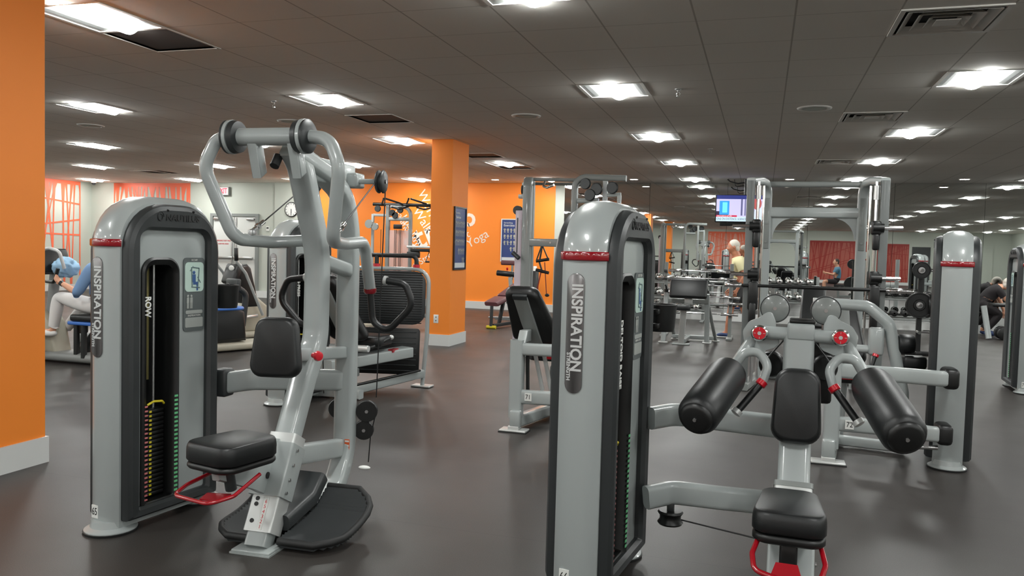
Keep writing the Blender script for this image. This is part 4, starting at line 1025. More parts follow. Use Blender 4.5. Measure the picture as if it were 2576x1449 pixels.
b = MB(); b.box(q(-1.5, 6.05, .42), (.09, .09, .16), .015); b.build('pivot_housing', M_SILVERD, m71)
MB().cyl(q(-1.71, 5.95, .61), q(-1.70, 5.95, .30), .014, n=10).build('gas_spring', M_BLACK, m71)
b = MB(); b.bar([q(-1.77, 5.88, .07), q(-1.6, 6.75, .06)], .09, .09, X3, 0, .015); b.bar([q(-1.62, 6.6, .06), q(-1.62, 6.6, .5)], .08, .08, X3, 0, .012); b.build('base_frame', M_SILVER, m71)
b = MB(); b.lathe([(0, .06), (.012, .06), (.02, .045)], q(-1.56, 6.45, 0), (0, 0, 1), 20); b.build('rear_foot', M_ALU, m71)

# ------------------------------------------------------------------ leg press with the ribbed foot plate
lp = thing('leg_press_machine', 'leg press with a ribbed black foot plate beyond the row machine, beside the orange column', 'exercise machine', (-3.6, 6.6, 0))
p = lambda x, y, z: R(lp, x, y, z)
tower(lp, R(lp, -3.955, 5.92), math.radians(83), -1, None, 'LEG PRESS', holder=False)
ux = Vector((math.cos(math.radians(14)), math.sin(math.radians(14)), 0)); up = Vector((.02, .05, 1)).normalized(); fr0 = p(-3.16, 7.34, 0)
fn = ux.cross(Vector((0, 0, 1)))
def onp(u, z, d=0.0): return fr0 - ux*u + Vector((0, .03*z, z)) + fn*d
b = MB(); b.sweep(fillet([onp(.03, .02), onp(0, .5), onp(0, 1.17), onp(.86, 1.17), onp(.86, .02)], [0, 0, .14, .14, 0], 8), rrect(.09, .034, .014), side=fn); b.build('plate_frame', M_SILVER, lp)
def ribbed(u0, u1, z0, z1, n, r, d):
    b = MB(); P = fillet([(u0, z0, 0), (u1, z0, 0), (u1, z1, 0), (u0, z1, 0)], r, 5, True)
    b.prism([(-q_.x, q_.y) for q_ in P], ux, (0, .03, 1), fr0+fn*d, .03, .006)
    rb = MB()
    for k in range(n):
        zz = z0+(z1-z0)*(k+.7)/(n+.4); rb.box(onp((u0+u1)/2, zz, d+.016), (u1-u0-.06, .008, .010), .003, rot=Matrix.Rotation(math.radians(14), 3, 'Z'), seg=1)
    return b, rb
b, rb = ribbed(.022, .84, .62, 1.15, 22, .12, .035); fpl = b.build('foot_plate', M_CHAR, lp); rb.build('plate_ribs', M_BLACK, fpl)
b, rb = ribbed(.07, .80, .12, .58, 8, .03, .01); fpl = b.build('lower_foot_plate', M_BLACK, lp); rb.build('plate_ribs', M_CHAR, fpl)
b = MB(); b.box(onp(.03, .012), (.2, .13, .018), .006); b.build('foot', M_ALU, lp)
b = MB(); b.tube([onp(.13, 1.19), onp(.13, 1.30), onp(.66, 1.30), onp(.66, 1.30)], .022, .05, 12, 5); gb = b.build('top_grip_bar', M_FOAM, lp)
b = MB(); b.cyl(onp(.53, 1.19), onp(.53, 1.30), .022, n=12); b.build('grip_leg', M_FOAM, gb)
for u_ in (.13, .53): MB().cyl(onp(u_, 1.185), onp(u_, 1.215), .034, n=16).build('collar', M_REDB, gb, label='red collar')
backrest(lp, p(-3.60, 6.62, .52), p(-3.72, 6.28, 1.12), .40, .26)
b = MB(); pad(b, [(-.17, .18), (-.19, -.18), (.19, -.18), (.17, .18)], .46, .55, .035, Matrix.Translation(p(-3.52, 6.82, 0))); b.build('seat', M_VINYL, lp)
for sg, x_ in ((-1, -3.80), (1, -3.42)):
    b = MB(); b.tube([p(x_, 6.52, .46), p(x_+.03, 6.62, .46), p(x_+.1, 6.86, .53)], .016, .04, 10); hg = b.build('seat_grip', M_FOAM, lp)
    MB().cyl(p(x_-.012, 6.49, .46), p(x_+.004, 6.53, .46), .028, n=14).build('collar', M_REDB, hg, label='red collar')
    MB().ball(p(x_+.105, 6.87, .532), .024, 12, 8).build('grip_end', M_ALU, hg)
b = MB(); b.cyl(p(-3.86, 6.5, .46), p(-3.36, 6.5, .46), .03, n=14); b.build('grip_tube', M_ALU, lp)
b = MB(); b.bar([p(-3.62, 6.2, .33), p(-3.30, 7.2, .36)], .16, .10, X3, 0, .012); b.build('carriage_beam', M_SILVER, lp)
b = MB(); b.box(p(-3.33, 6.95, .40), (.05, .12, .03)); b.build('release_handle', M_RED, lp)
for a_, c_ in (((-3.53, 6.50), (-3.18, 7.30)), ((-3.86, 6.45), (-3.80, 7.1))):
    b = MB(); b.bar([p(*a_, .07), p(*c_, .14)], .07, .08, X3, 0, .012); rl = b.build('guide_rail', M_SILVER, lp)
    b = MB(); b.bar([p(a_[0]+.02, a_[1], .115), p(c_[0]+.02, c_[1]-.1, .185)], .03, .02, X3, 0, .006); b.build('rail_track', M_BLACK, rl)
b = MB(); b.bar([p(-3.9, 6.45, .05), p(-3.4, 6.45, .05)], .09, .08, (0, 1, 0), 0, .012); b.bar([p(-3.62, 6.45, .05), p(-3.62, 6.45, .4)], .1, .1, X3, 0, .012); b.bar([p(-3.95, 5.95+.6, .35), p(-3.62, 6.45, .35)], .06, .09, (0, 1, 0), 0, .012); b.build('base_frame', M_SILVER, lp)

# tower at the right edge of the view
t2 = thing('weight_tower_machine', 'grey weight tower cut by the picture edge, far beyond machine 72', 'exercise machine', (2.73, 9.7, 0))
tower(t2, (0, 0, 0), math.radians(86), 1, '73', None, badge=False, holder=False)
b = MB(); b.bar([(.12, .55, .64), (.9, .6, .64)], .06, .10, (0, 1, 0), 0, .02); b.build('upper_beam', M_SILVER, t2)
b = MB(); b.bar([(.9, .6, 0), (.9, .6, 1.4)], .1, .1, X3, 0, .02); b.build('rear_post', M_SILVER, t2)

# ------------------------------------------------------------------ cable trainer before the orange wall
M_SHROUD = mat('milky_shroud', srgb(225, 200, 196), .3)
_b = M_SHROUD.node_tree.nodes['Principled BSDF']; _b.inputs['Alpha'].default_value = .55
def pulley(mb, c, ax, r=.06, w=.022):
    return mb.lathe([(-w, 0), (-w, r*.9), (-w*.5, r), (0, r*.86), (w*.5, r), (w, r*.9), (w, 0)], c, ax, 20)
ct_ = thing('cable_trainer', 'grey cable trainer with pull up handles in front of the orange wall lettering', 'exercise machine', (-6.95, 14.5, 0))
c_ = lambda x, z, dy=0.0: Vector((x+6.95, dy, z))
F = (0, 1, 0)
b = MB(); b.bar([c_(-7.12, .0), c_(-7.12, 2.2)], .075, .075, X3, 0, .012); b.build('upright', M_SILVERD, ct_)
b = MB(); b.sweep(fillet([c_(-7.06, 2.17), c_(-6.63, 2.16), c_(-6.63, .0)], .16, 6), rrect(.075, .06, .015), side=F); b.build('arched_upright', M_SILVERD, ct_)
b = MB(); b.bar([c_(-7.1, 1.93), c_(-6.64, 1.93)], .07, .07, F, 0, .02); b.build('cross_tube', M_SILVER, ct_)
b = MB(); b.box(c_(-6.865, .86), (.42, .03, 1.7)); b.build('stack_shroud', M_SHROUD, ct_, smooth=False)
b = MB(); b.cyl(c_(-7.45, 2.22), c_(-5.95, 2.20), .032, n=12); b.build('top_bar', M_BLACK, ct_)
for x0 in (-7.03, -6.5):
    b = MB(); b.tube([c_(x0-.2, 2.23, -.05), c_(x0-.02, 2.31, -.35)], .018, 0, 8); b.tube([c_(x0+.22, 2.23, -.05), c_(x0+.02, 2.31, -.35)], .018, 0, 8); b.tube([c_(x0+.04, 2.16, -.1), c_(x0+.34, 2.10, -.4), c_(x0+.38, 2.18, -.05)], .016, .04, 8); b.build('pull_up_grip', M_BLACK, ct_)
for x0, z0 in ((-7.33, 2.13), (-7.01, 2.05), (-6.95, 2.0), (-6.84, 2.11)): pulley(MB(), c_(x0, z0, -.04), F, .065).build('pulley', M_CHAR, ct_)
b = MB(); b.bar([c_(-7.4, .0, -.1), c_(-7.4, 2.02, -.1)], .05, .05, X3, 0, .008); ac = b.build('adjust_column', M_SILVER, ct_)
b = MB(); b.bar([c_(-7.4, 2.0, -.1), c_(-7.12, 2.0, 0)], .05, .05, F, 0, .01); b.build('column_arm', M_SILVER, ct_)
b = MB(); b.lathe([(-.02, 0), (-.02, .085), (.02, .085), (.02, 0)], c_(-7.43, 1.82, -.2), F, 20); b.lathe([(-.02, 0), (-.02, .07), (.02, .07), (.02, 0)], c_(-7.30, 1.77, -.2), F, 20); b.build('swivel_pulley', M_SILVERD, ct_)
b = MB()
for x0 in (-7.25, -6.95, -6.92, -6.85, -6.82): b.cyl(c_(x0, .3, -.04), c_(x0, 1.72, -.04), .006, n=6)
b.build('cable', M_CABLE, ct_)
MB().box(c_(-6.88, 1.78, -.05), (.16, .08, .09), .01).build('top_block', M_BLACK, ct_)
b = MB(); b.box((.35, .25, .03), (1.6, .12, .06), .01); b.box((-.3, 0, .03), (.12, .9, .06), .01); b.build('base_frame', M_SILVERD, ct_)
b = MB(); b.bar([c_(-6.62, 1.39, -.12), c_(-6.0, 1.39, -.12)], .12, .045, F, 0, .012); sh_ = b.build('accessory_shelf', M_ALU, ct_)
b = MB(); b.box(c_(-6.33, 1.33, -.12), (.44, .1, .06), .012); b.box(c_(-6.5, 1.24, -.12), (.26, .09, .12), .02); b.cyl(c_(-6.75, 1.25, -.12), c_(-6.6, 1.25, -.12), .015, n=8); b.build('clamp_block', M_BLACK, sh_)
def strap_set(lab, x, y, zt, w, h, sc=1.0, handles=1):
    t = thing('strap_handle', lab, 'strap handle', (x, y, zt), 0)
    b = MB(); b.tube([(0, 0, 0), (-w/2, 0, -h)], .007, 0, 6); b.tube([(0.005, .005, 0), (w/2, 0, -h)], .007, 0, 6); b.build('strap', M_BLACK, t)
    MB().cyl((-w/2-.01, 0, -h), (w/2+.01, 0, -h), .018, n=10).build('grip', M_BLACK, t)
strap_set('black strap handle hanging from the cable trainer shelf, nearer the uprights', -6.42, 14.38, 1.18, .17, .36)
strap_set('small black strap handle hanging from the cable trainer shelf by the column', -6.17, 14.38, 1.31, .13, .2)

# ------------------------------------------------------------------ multi station rig between the columns and the mirror
rg = thing('cable_rig', 'tall grey multi station cable rig with lilac stack cover, behind machine 71', 'exercise machine', (-2.5, 10.0, 0))
g = lambda x, z, dy=0.0: Vector((x+2.5, dy, z))
b = MB(); b.sweep(fillet([g(-2.96, .0, .22), g(-2.96, 2.28, .22), g(-2.93, 2.30, .0), g(-2.93, .0, 0)], .09, 6), rrect(.12, .09, .02), side=X3); b.build('front_hoop', M_SILVERD, rg)
MB().box(g(-3.03, .95, .02), (.10, .10, 1.9), .01).build('stack_cover', mat('lilac_cover', srgb(196, 182, 192), .35), rg)
b = MB(); b.box(g(-2.99, 2.08, .02), (.12, .10, .05), .006); b.cyl(g(-3.0, 2.06, .03), g(-3.0, 2.26, .03), .02, n=10); b.build('hoop_bracket', M_SILVER, rg)
pulley(MB(), g(-3.0, 2.17, .05), X3, .07).build('pulley', M_CHAR, rg)
b = MB(); b.cyl(g(-2.93, 2.31, .1), g(-2.3, 2.30, .1), .022, n=12); b.cyl(g(-2.93, 2.27, .3), g(-2.3, 2.26, .3), .018, n=12); b.build('top_tube', M_SILVERD, rg)
b = MB(); b.tube([g(-2.72, 2.28, .05), g(-2.72, 2.21, -.02), g(-2.66, 2.19, -.06), g(-2.56, 2.22, -.1)], .016, .03, 8); b.build('hook_grip', M_CHROME, rg)
b = MB(); b.sweep(fillet([g(-2.31, .0), g(-2.31, 2.33), g(-1.66, 2.31)], .14, 7), rrect(.10, .075, .02), side=F); b.build('arched_post', M_SILVERD, rg)
b = MB(); b.bar([g(-1.92, 2.28), g(-1.92, 1.2)], .06, .06, X3, 0, .01); b.bar([g(-2.3, 2.03), g(-2.0, 2.03)], .06, .06, F, 0, .02); b.bar([g(-1.92, 2.10), g(-1.72, 2.11)], .05, .05, F, 0, .015); b.bar([g(-1.74, 2.1, 0), g(-1.74, .0, 0)], .05, .05, X3, 0, .01); b.build('rear_post', M_SILVER, rg)
for x0, z0, r_ in ((-2.16, 2.24, .07), (-2.1, 2.10, .075), (-2.02, 2.17, .08), (-1.82, 2.19, .075)): pulley(MB(), g(x0, z0, -.06), (.25, 1, 0), r_).build('pulley', M_CHAR, rg)
b = MB(); b.bar([g(-2.88, 1.49, -.01), g(-2.3, 1.49, -.01)], .07, .10, F, 0, .012); b.build('cross_beam', M_SILVERD, rg)
b = MB()
for x0 in (-2.6, -2.5): b.cyl(g(x0, 1.49, -.052), g(x0, 1.49, -.04), .012, n=8)
b.build('beam_bolt', M_STEEL, rg)
b = MB(); b.cyl(g(-3.06, 1.9, -.02), g(-3.06, 1.9, .04), .06, n=18); b.cyl(g(-3.03, 1.8, -.09), g(-3.03, 1.35, -.09), .008, n=6); b.tube([g(-3.08, 1.35, -.1), g(-2.99, 1.28, -.12)], .03, 0, 8); b.build('cable_attachment', M_CHAR, rg)
b = MB(); b.box((0.1, .3, .03), (1.5, .1, .06), .01); b.box((-.43, .3, .03), (.1, .8, .06), .01); b.build('base_frame', M_SILVERD, rg)
tr_ = thing('suspension_trainer', 'black and red suspension straps hanging from the rig beam', 'strap trainer', (-2.70, 9.93, 1.44))
b = MB(); b.tube([(0, 0, 0), (-.03, 0, -.2), (.02, -.01, -.34)], .012, .02, 6); b.tube([(.01, 0, 0), (.09, 0, -.17)], .009, 0, 6); b.tube([(-.01, 0, 0), (-.07, 0, -.18)], .009, 0, 6); b.build('strap', M_BLACK, tr_)
b = MB(); b.tube([(.04, 0, -.2), (.08, -.02, -.6)], .006, 0, 6); b.tube([(.0, 0, -.3), (-.06, 0, -.6)], .008, 0, 6); b.build('red_strap', mat('red_webbing', srgb(120, 24, 24), .6), tr_)
for z_, a in ((-.19, .1), (-.30, -.12)):
    b = MB(); b.cyl((-.07, -.01, z_), (.10, -.01, z_+a*.3), .02, n=10); b.build('grip', M_BLACK, tr_)
b = MB(); b.ball((.09, -.02, -.62), .03, 10, 8, (1, 1, .7)); b.build('foot_cradle', M_BLACK, tr_)
t = thing('equipment_bin', 'tall black round bin with white rolls on top by the orange wall', 'bin', (-4.78, 16.9, 0))
b = MB(); b.lathe([(0, 0), (0, .12), (.01, .125), (.93, .125), (.94, .115), (.7, .11), (.69, 0)], (0, 0, 0), (0, 0, 1), 24); b.build('drum', M_BLACK, t)
for k, (x_, y_) in enumerate(((-.05, .02), (.04, -.03), (.02, .06))): MB().cyl((x_, y_, .7), (x_*1.2, y_, 1.0+.02*k), .038, n=14, ch=.006).build('roll', M_WHITE, t)
MB().lathe([(0, .05), (.004, .05), (.004, 0)], (-.06, -.115, .55), (0, -1, 0), 16).build('round_sticker', M_YELLOW, t)
# adjustable burgundy bench and the hyperextension behind it
M_BURG = mat('burgundy_vinyl', srgb(92, 52, 56), .45)
bn = thing('exercise_bench', 'burgundy adjustable bench with a yellow tipped foot before the orange wall', 'bench', (-4.44, 13.25, 0))
def seatpad(root, nm, c0, c1, w, t_, m):
    c0, c1 = Vector(c0), Vector(c1); d_ = (c1-c0); L_ = d_.length; d_.normalize(); s_ = Vector((d_.y, -d_.x, 0)).normalized()
    b = MB(); b.sweep([c0, c0+d_*.03, c1-d_*.03, c1], rrect(w, t_, t_*.4), side=s_, scale=[.86, 1, 1, .86]); return b.build(nm, m, root)
seatpad(bn, 'seat_pad', (-.05, -.02, .43), (.03, .35, .52), .30, .08, M_BURG); seatpad(bn, 'back_pad', (.04, .39, .54), (.16, 1.0, .74), .27, .08, M_BURG)
b = MB(); b.bar([(-.04, .0, .40), (-.04, -.02, .04)], .05, .05, X3, 0, .01); b.build('front_post', M_CHAR, bn)
b = MB(); b.bar([(-.04, .05, .05), (.2, .9, .07)], .06, .06, X3, 0, .01); b.bar([(.0, .3, .07), (.05, .4, .5)], .06, .06, X3, 0, .01); b.build('base_rail', M_BLACK, bn)
b = MB(); b.cyl((-.12, -.02, .03), (.05, -.02, .03), .03, n=12); b.build('foot_tube', M_YELLOW, bn, label='yellow foot')
b = MB(); b.tube([(-.4, .9, .12), (.4, .95, .14)], .02, 0, 8); b.tube([(.05, .5, .45), (.3, .8, .35)], .025, 0, 8); b.build('chrome_stay', M_STEEL, bn)
hy = thing('hyperextension_stand', 'grey stand with two dark padded rolls beside the white framed poster', 'exercise machine', (-4.74, 14.95, 0))
b = MB(); b.bar([(.10, .1, 0), (.05, 0, .85)], .07, .06, X3, 0, .01); b.bar([(-.3, .2, .03), (.5, .2, .03)], .07, .06, F, 0, .01); b.build('stand', M_SILVER, hy)
b = MB(); b.cyl((-.22, -.05, .93), (.15, .05, .90), .055, n=14, ch=.015); b.build('roller_pad', M_VINYL, hy)
b = MB(); b.box((.05, .0, 1.13), (.36, .16, .09), .02); b.build('hip_pad', M_BURG, hy)
b = MB(); b.bar([(.08, .02, .8), (.08, .02, 1.1)], .04, .04, X3, 0, .008); b.build('pad_post', M_CHROME, hy)
MB().cyl((.0, -.04, .99), (.0, -.06, 1.03), .02, n=10).build('release_knob', M_REDB, hy)
# ------------------------------------------------------------------ smith machine before the mirror
M_GDARK = mat('dark_grey_paint', srgb(98, 102, 101), .4, coat=.3)
sm = thing('smith_machine', 'tall grey smith machine with chrome guide rods and a racked bar before the mirror', 'exercise machine', (.45, 9.0, 0))
s_ = lambda x, y, z: Vector((x-.45, y-9.0, z))
for sg, xf, xr in ((-1, -.145, .02), (1, 1.13, .98)):
    b = MB(); b.sweep(fillet([s_(xf, 8.72, 2.16), s_((xf+xr)/2, 8.95, 2.19), s_(xr, 9.2, 2.17), s_(xr, 9.22, 0)], [0, .2, .2, 0], 7), rrect(.10, .08, .02), side=X3); cu = b.build('arched_upright', M_SILVER, sm)
    b = MB(); b.box(s_(xr, 9.165, 1.75), (.06, .012, .55), .003); 
    for z in (1.95, 1.75, 1.55): b.cyl(s_(xr, 9.162, z), s_(xr, 9.15, z), .012, n=8)
    b.build('cover_strip', M_SILVERD, cu)
    b = MB(); b.bar([s_(xf-sg*.0, 8.70, .0), s_(xf, 8.70, 2.17)], .08, .05, X3, 0, .01); b.build('guide_column', M_GDARK, sm)
    b = MB(); b.cyl(s_(xf-sg*.075, 8.72, .08), s_(xf-sg*.075, 8.72, 2.16), .016, n=12); b.cyl(s_(xf-sg*.13, 8.74, .08), s_(xf-sg*.13, 8.74, 2.12), .012, n=12); b.build('guide_rod', M_CHROME, sm)
    b = MB(); b.cyl(s_(xf-sg*.075, 8.72, 1.98), s_(xf-sg*.075, 8.72, 2.12), .03, n=14); b.build('rod_damper', M_STEEL, sm)
    for z in (1.70, 1.20):
        b = MB(); b.box(s_(xf-sg*.07, 8.70, z), (.09, .1, .14), .02); b.box(s_(xf-sg*.07, 8.68, z-.14), (.06, .06, .16), .015); b.cyl(s_(xf-sg*.1, 8.68, z), s_(xf+sg*.0, 8.68, z), .045, n=14); pg = b.build('peg_block', M_BLACK, sm)
        b = MB(); b.cyl(s_(xf+sg*.0, 8.68, z), s_(xf+sg*.17, 8.68, z), .02, n=12); b.build('storage_peg', M_CHROME, pg)
    b = MB(); b.box(s_(xf-sg*.06, 8.69, .98), (.10, .1, .3), .02); b.box(s_(xf-sg*.06, 8.66, .80), (.07, .07, .22), .02); b.build('bar_carriage', M_BLACK, sm)
    b = MB(); b.bar([s_(xf, 8.55, .04), s_(xr, 9.6, .04)], .10, .07, X3, 0, .012); b.build('base_runner', M_SILVERD, sm)
    # curved gusset under the second beam
    n = 8; P = [(0, 0), (-sg*.22, 0)]+[(-sg*(.22-.20*math.sin(k/n*PI/2)), -.22*(1-math.cos(k/n*PI/2))-.012) for k in range(1, n+1)]+[(0, -.232)]
    P = P if sg > 0 else P
    b = MB(); b.prism(P if sg < 0 else P[::-1], (1, 0, 0), (0, 0, 1), s_(xr-sg*.05, 9.2, 1.82), .012); b.build('gusset', M_SILVER, sm)
b = MB(); b.bar([s_(-.0, 9.18, 2.17), s_(1.0, 9.18, 2.17)], .07, .06, F, 0, .02); b.build('top_beam', M_SILVERD, sm)
b = MB(); b.bar([s_(.05, 9.2, 1.87), s_(.95, 9.2, 1.87)], .07, .11, F, 0, .02); b.build('cross_beam', M_SILVER, sm)
b = MB(); b.bar([s_(.02, 9.55, .05), s_(.98, 9.55, .05)], .08, .08, F, 0, .015); b.build('rear_foot_beam', M_SILVERD, sm)
b = MB(); b.cyl(s_(-.24, 8.66, 1.085), s_(1.22, 8.66, 1.085), .016, n=12); b.cyl(s_(.1, 8.66, 1.085), s_(.98, 8.66, 1.085), .019, n=12); br = b.build('bar', M_BLACK, sm)
for a, c in ((-.37, -.20), (1.17, 1.42)): MB().cyl(s_(a, 8.66, 1.085), s_(c, 8.66, 1.085), .026, n=16, ch=.003).build('bar_sleeve', M_CHROME, br)
# lat bar machine legs seen through the smith machine: adjustable bench under the bar
bx = thing('incline_bench', 'black padded adjustable bench under the smith machine bar', 'bench', (.62, 10.6, 0))
seatpad(bx, 'seat_pad', (-.02, -.2, .93-.45), (.0, .2, .93-.47), .3, .08, M_VINYL); seatpad(bx, 'back_pad', (0, .25, .5), (.05, .8, .98), .30, .08, M_VINYL)
b = MB(); b.bar([(0, -.3, .05), (0, .9, .05)], .08, .07, X3, 0, .012); b.bar([(0, 0, .05), (0, .05, .45)], .08, .08, X3, 0, .012); b.bar([(.03, .85, .05), (.04, .62, .8)], .05, .05, X3, 0, .012); b.build('bench_frame', M_SILVER, bx)
b = MB(); b.box((-.0, -.32, .75), (.05, .04, .32), .008); b.build('ladder_bracket', M_ALU, bx)
# ------------------------------------------------------------------ preacher curl bench
pb = thing('preacher_curl_bench', 'preacher curl bench with a wide black arm pad and three splayed legs', 'bench', (-1.12, 12.65, 0))
k_ = lambda x, y, z: Vector((x+1.12, y-12.65, z))
b = MB(); b.box(k_(-1.06, 12.45, .865), (.56, .09, .30), .03, rot=Matrix.Rotation(math.radians(-25), 3, 'X'), seg=3); b.build('arm_pad', M_VINYL, pb)
b = MB(); b.box(k_(-1.06, 12.53, .68), (.12, .05, .12), .01); b.build('pad_mount', M_ALU, pb)
for x0, x1, y1 in ((-1.42, -1.44, 12.66), (-.80, -.79, 12.9)):
    b = MB(); b.bar([k_(x0, 12.75, .78), k_(x1, y1, .015)], .075, .06, X3, 0, .012); lg = b.build('leg', M_SILVER, pb)
    b = MB(); b.box(k_(x1, y1, .010), (.14, .1, .02), .006); b.build('leg_foot', M_ALU, lg)
    b = MB(); b.bar([k_(x0, 12.78, .70), k_(x1+.12, 13.25, .015)], .05, .05, X3, 0, .01); lg = b.build('leg', M_SILVERD, pb)
    b = MB(); b.box(k_(x1+.12, 13.25, .010), (.12, .1, .02), .006); b.build('leg_foot', M_ALU, lg)
    b = MB(); b.cyl(k_(x0, 12.7, .79), k_(x0, 12.7, .84), .035, n=12); b.tube([k_(x0, 12.7, .84), k_(x0-.0, 12.62, .9), k_(x0, 12.55, .9)], .014, .03, 8); b.build('bar_rest', M_BLACK, pb)
b = MB(); b.bar([k_(-1.44, 12.76, .66), k_(-.78, 12.76, .66)], .05, .07, F, 0, .01); b.build('cross_tube', M_SILVERD, pb)
b = MB(); b.bar([k_(-1.11, 12.35, .55), k_(-1.15, 12.50, .02)], .09, .07, X3, 0, .01); b.build('seat_post', M_ALU, pb)
b = MB(); b.box(k_(-1.15, 12.52, .012), (.26, .14, .022), .006); b.build('base_plate', M_SILVER, pb)
b = MB(); pad(b, [(-.12, .14), (-.13, -.14), (.13, -.14), (.12, .14)], .555, .625, .03, Matrix.Translation(k_(-1.13, 12.28, 0))); b.build('seat', M_VINYL, pb)
b = MB(); b.bar([k_(-1.12, 12.5, .06), k_(-1.1, 13.2, .06)], .07, .06, X3, 0, .01); b.bar([k_(-1.35, 13.2, .06), k_(-.7, 13.2, .06)], .07, .06, F, 0, .01); b.build('base_frame', M_SILVER, pb)
# barbell rack behind it
rk = thing('barbell_rack', 'grey upright rack of stacked barbells behind the preacher curl bench', 'rack', (-.95, 13.75, 0))
for x0 in (-.60, .47):
    b = MB(); b.bar([(x0, 0, 0), (x0, 0, 1.25)], .06, .07, X3, 0, .01); u_ = b.build('upright', M_SILVERD, rk)
    for z in (1.10, .98, .68, .58, .4):
        b = MB(); b.box((x0, -.06, z-.015), (.05, .07, .018), .003); b.box((x0, -.09, z+.005), (.05, .012, .04), .003); b.build('cradle', M_CHAR, u_)
    b = MB(); b.box((x0, 0, .02), (.09, .6, .04), .008); b.build('foot', M_SILVERD, rk)
for k, (z, x0, x1, dsc) in enumerate(((1.115, -.55, .52, 'top bar'), (.995, -.72, .55, 'second bar from the top'), (.695, -.66, .62, 'middle bar'), (.595, -.5, .7, 'second bar from the bottom'), (.415, -.62, .6, 'lowest bar'))):
    t = thing('barbell', 'chrome straight barbell on the grey rack, '+dsc, 'barbell', (-.95, 13.67, z), 0, 'barbells on the rack')
    MB().cyl((x0, 0, 0), (x1, 0, 0), .0125, n=10).build('shaft', M_CHROME, t)
    for sg, xx in ((1, x0), (-1, x1)): MB().cyl((xx, 0, 0), (xx-sg*.02+sg*.3*(1 if sg > 0 else 1), 0, 0), .024, n=12, ch=.003).build('sleeve', M_CHROME, t)

# ------------------------------------------------------------------ dumbbell racks along the mirror
def dumb(nm_lab, loc, r, L, m, grp, rz=0.0):
    t = thing('dumbbell', nm_lab, 'dumbbell', loc, rz, grp)
    MB().cyl((0, -L/2, 0), (0, L/2, 0), .016, n=10).build('handle', M_CHROME, t)
    for sg in (-1, 1):
        h = MB().lathe([(0, 0), (0, r*.7), (.012, r), (L*.32, r), (L*.34, r*.8), (L*.34, 0)], (0, sg*L/2, 0), (0, -sg, 0), 16); h.build('head', m, t)
    return t
def rack(lab, x0, x1, y, tiers):
    t = thing('dumbbell_rack', lab, 'rack', ((x0+x1)/2, y, 0)); hw = (x1-x0)/2
    for sg in (-1, 1):
        b = MB(); b.bar([(sg*(hw-.05), .15, 0), (sg*(hw-.05), .2, 1.0)], .06, .06, X3, 0, .01); b.box((sg*(hw-.05), -.03, .02), (.07, .5, .04), .008); b.build('side_frame', M_SILVERD, t)
    for z in tiers:
        b = MB(); b.box((0, .06, z-.02), (2*hw, .06, .03), .005); b.box((0, -.12, z-.05), (2*hw, .06, .03), .005); b.build('shelf_rail', M_SILVERD, t)
    return t
RK = [('dumbbell rack by the mirror seen through the left half of the smith machine', .02, 1.12, 17.0, (.84, .53), 'chrome', 'behind the smith machine'), ('dumbbell rack by the mirror behind the plate stand', 1.75, 3.35, 17.0, (.68, .30), 'black', 'behind the plate stand'), ('dumbbell rack by the mirror left of the preacher bench', -2.35, -1.1, 17.0, (.84, .53, .25), 'chrome', 'behind the preacher bench')]
ords = ['first', 'second', 'third', 'fourth', 'fifth', 'sixth', 'seventh']
tn = {0: 'upper', 1: 'lower', 2: 'bottom'}
for lab, x0, x1, y, tiers, kind, where in RK:
    rack(lab, x0, x1, y, tiers)
    n = int((x1-x0-.1)/.19)
    for k, z in enumerate(tiers):
        for i in range(n):
            r = .055 if kind == 'chrome' else .06
            t = dumb('%s dumbbell, %s from left on the %s shelf %s' % (kind, ords[i], tn[k], where), (x0+.13+.19*i, y-.03, z+r+.005), r, .26, M_CHROME if kind == 'chrome' else M_BLACK, 'dumbbells on the rack '+where)
# weight plate stand with plates
pt = thing('plate_stand', 'black upright weight plate stand between the smith machine and machine 72 tower', 'plate rack', (2.22, 13.0, 0))
b = MB(); b.bar([(0, 0, 0), (0, 0, 1.32)], .07, .07, X3, 0, .01); b.build('post', M_BLACK, pt)
b = MB(); b.box((0, 0, .03), (.6, .08, .06), .01); b.box((0, .2, .03), (.08, .6, .06), .01); b.build('base', M_BLACK, pt)
for z in (1.25, .74, .35):
    b = MB(); b.cyl((-.02, -.03, z), (-.02, -.22, z), .024, n=12); b.cyl((.03, 0, z), (.25, 0, z), .024, n=12); b.build('peg', M_CHROME, pt)
def plate(lab, c, ax, r, w):
    t = thing('weight_plate', lab, 'weight plate', c, 0, 'plates on the stand'); ax = Vector(ax)
    MB().lathe([(-w/2, .026), (-w/2, r*.4), (-w*.2, r*.45), (-w*.2, r*.85), (-w/2, r*.88), (-w/2, r*.97), (0, r), (w/2, r*.97), (w/2, .026)], (0, 0, 0), ax, 32).build('disc', M_BLACK, t)
    MB().lathe([(-w/2-.003, .028), (-w/2-.003, .045), (-w/2, .046)], (0, 0, 0), ax, 20).build('hub', M_STEEL, t)
plate('small black weight plate on the top peg of the stand', (2.20, 12.86, 1.25), F, .125, .035)
plate('large black weight plate on the middle peg of the stand', (2.20, 12.9, .74), F, .19, .045)
plate('large black weight plate on the side peg of the stand', (2.34, 13.0, .74), (-1, 0, 0), .175, .05)
plate('second large black weight plate, outer one on the side peg', (2.41, 13.0, .74), (-1, 0, 0), .175, .05)
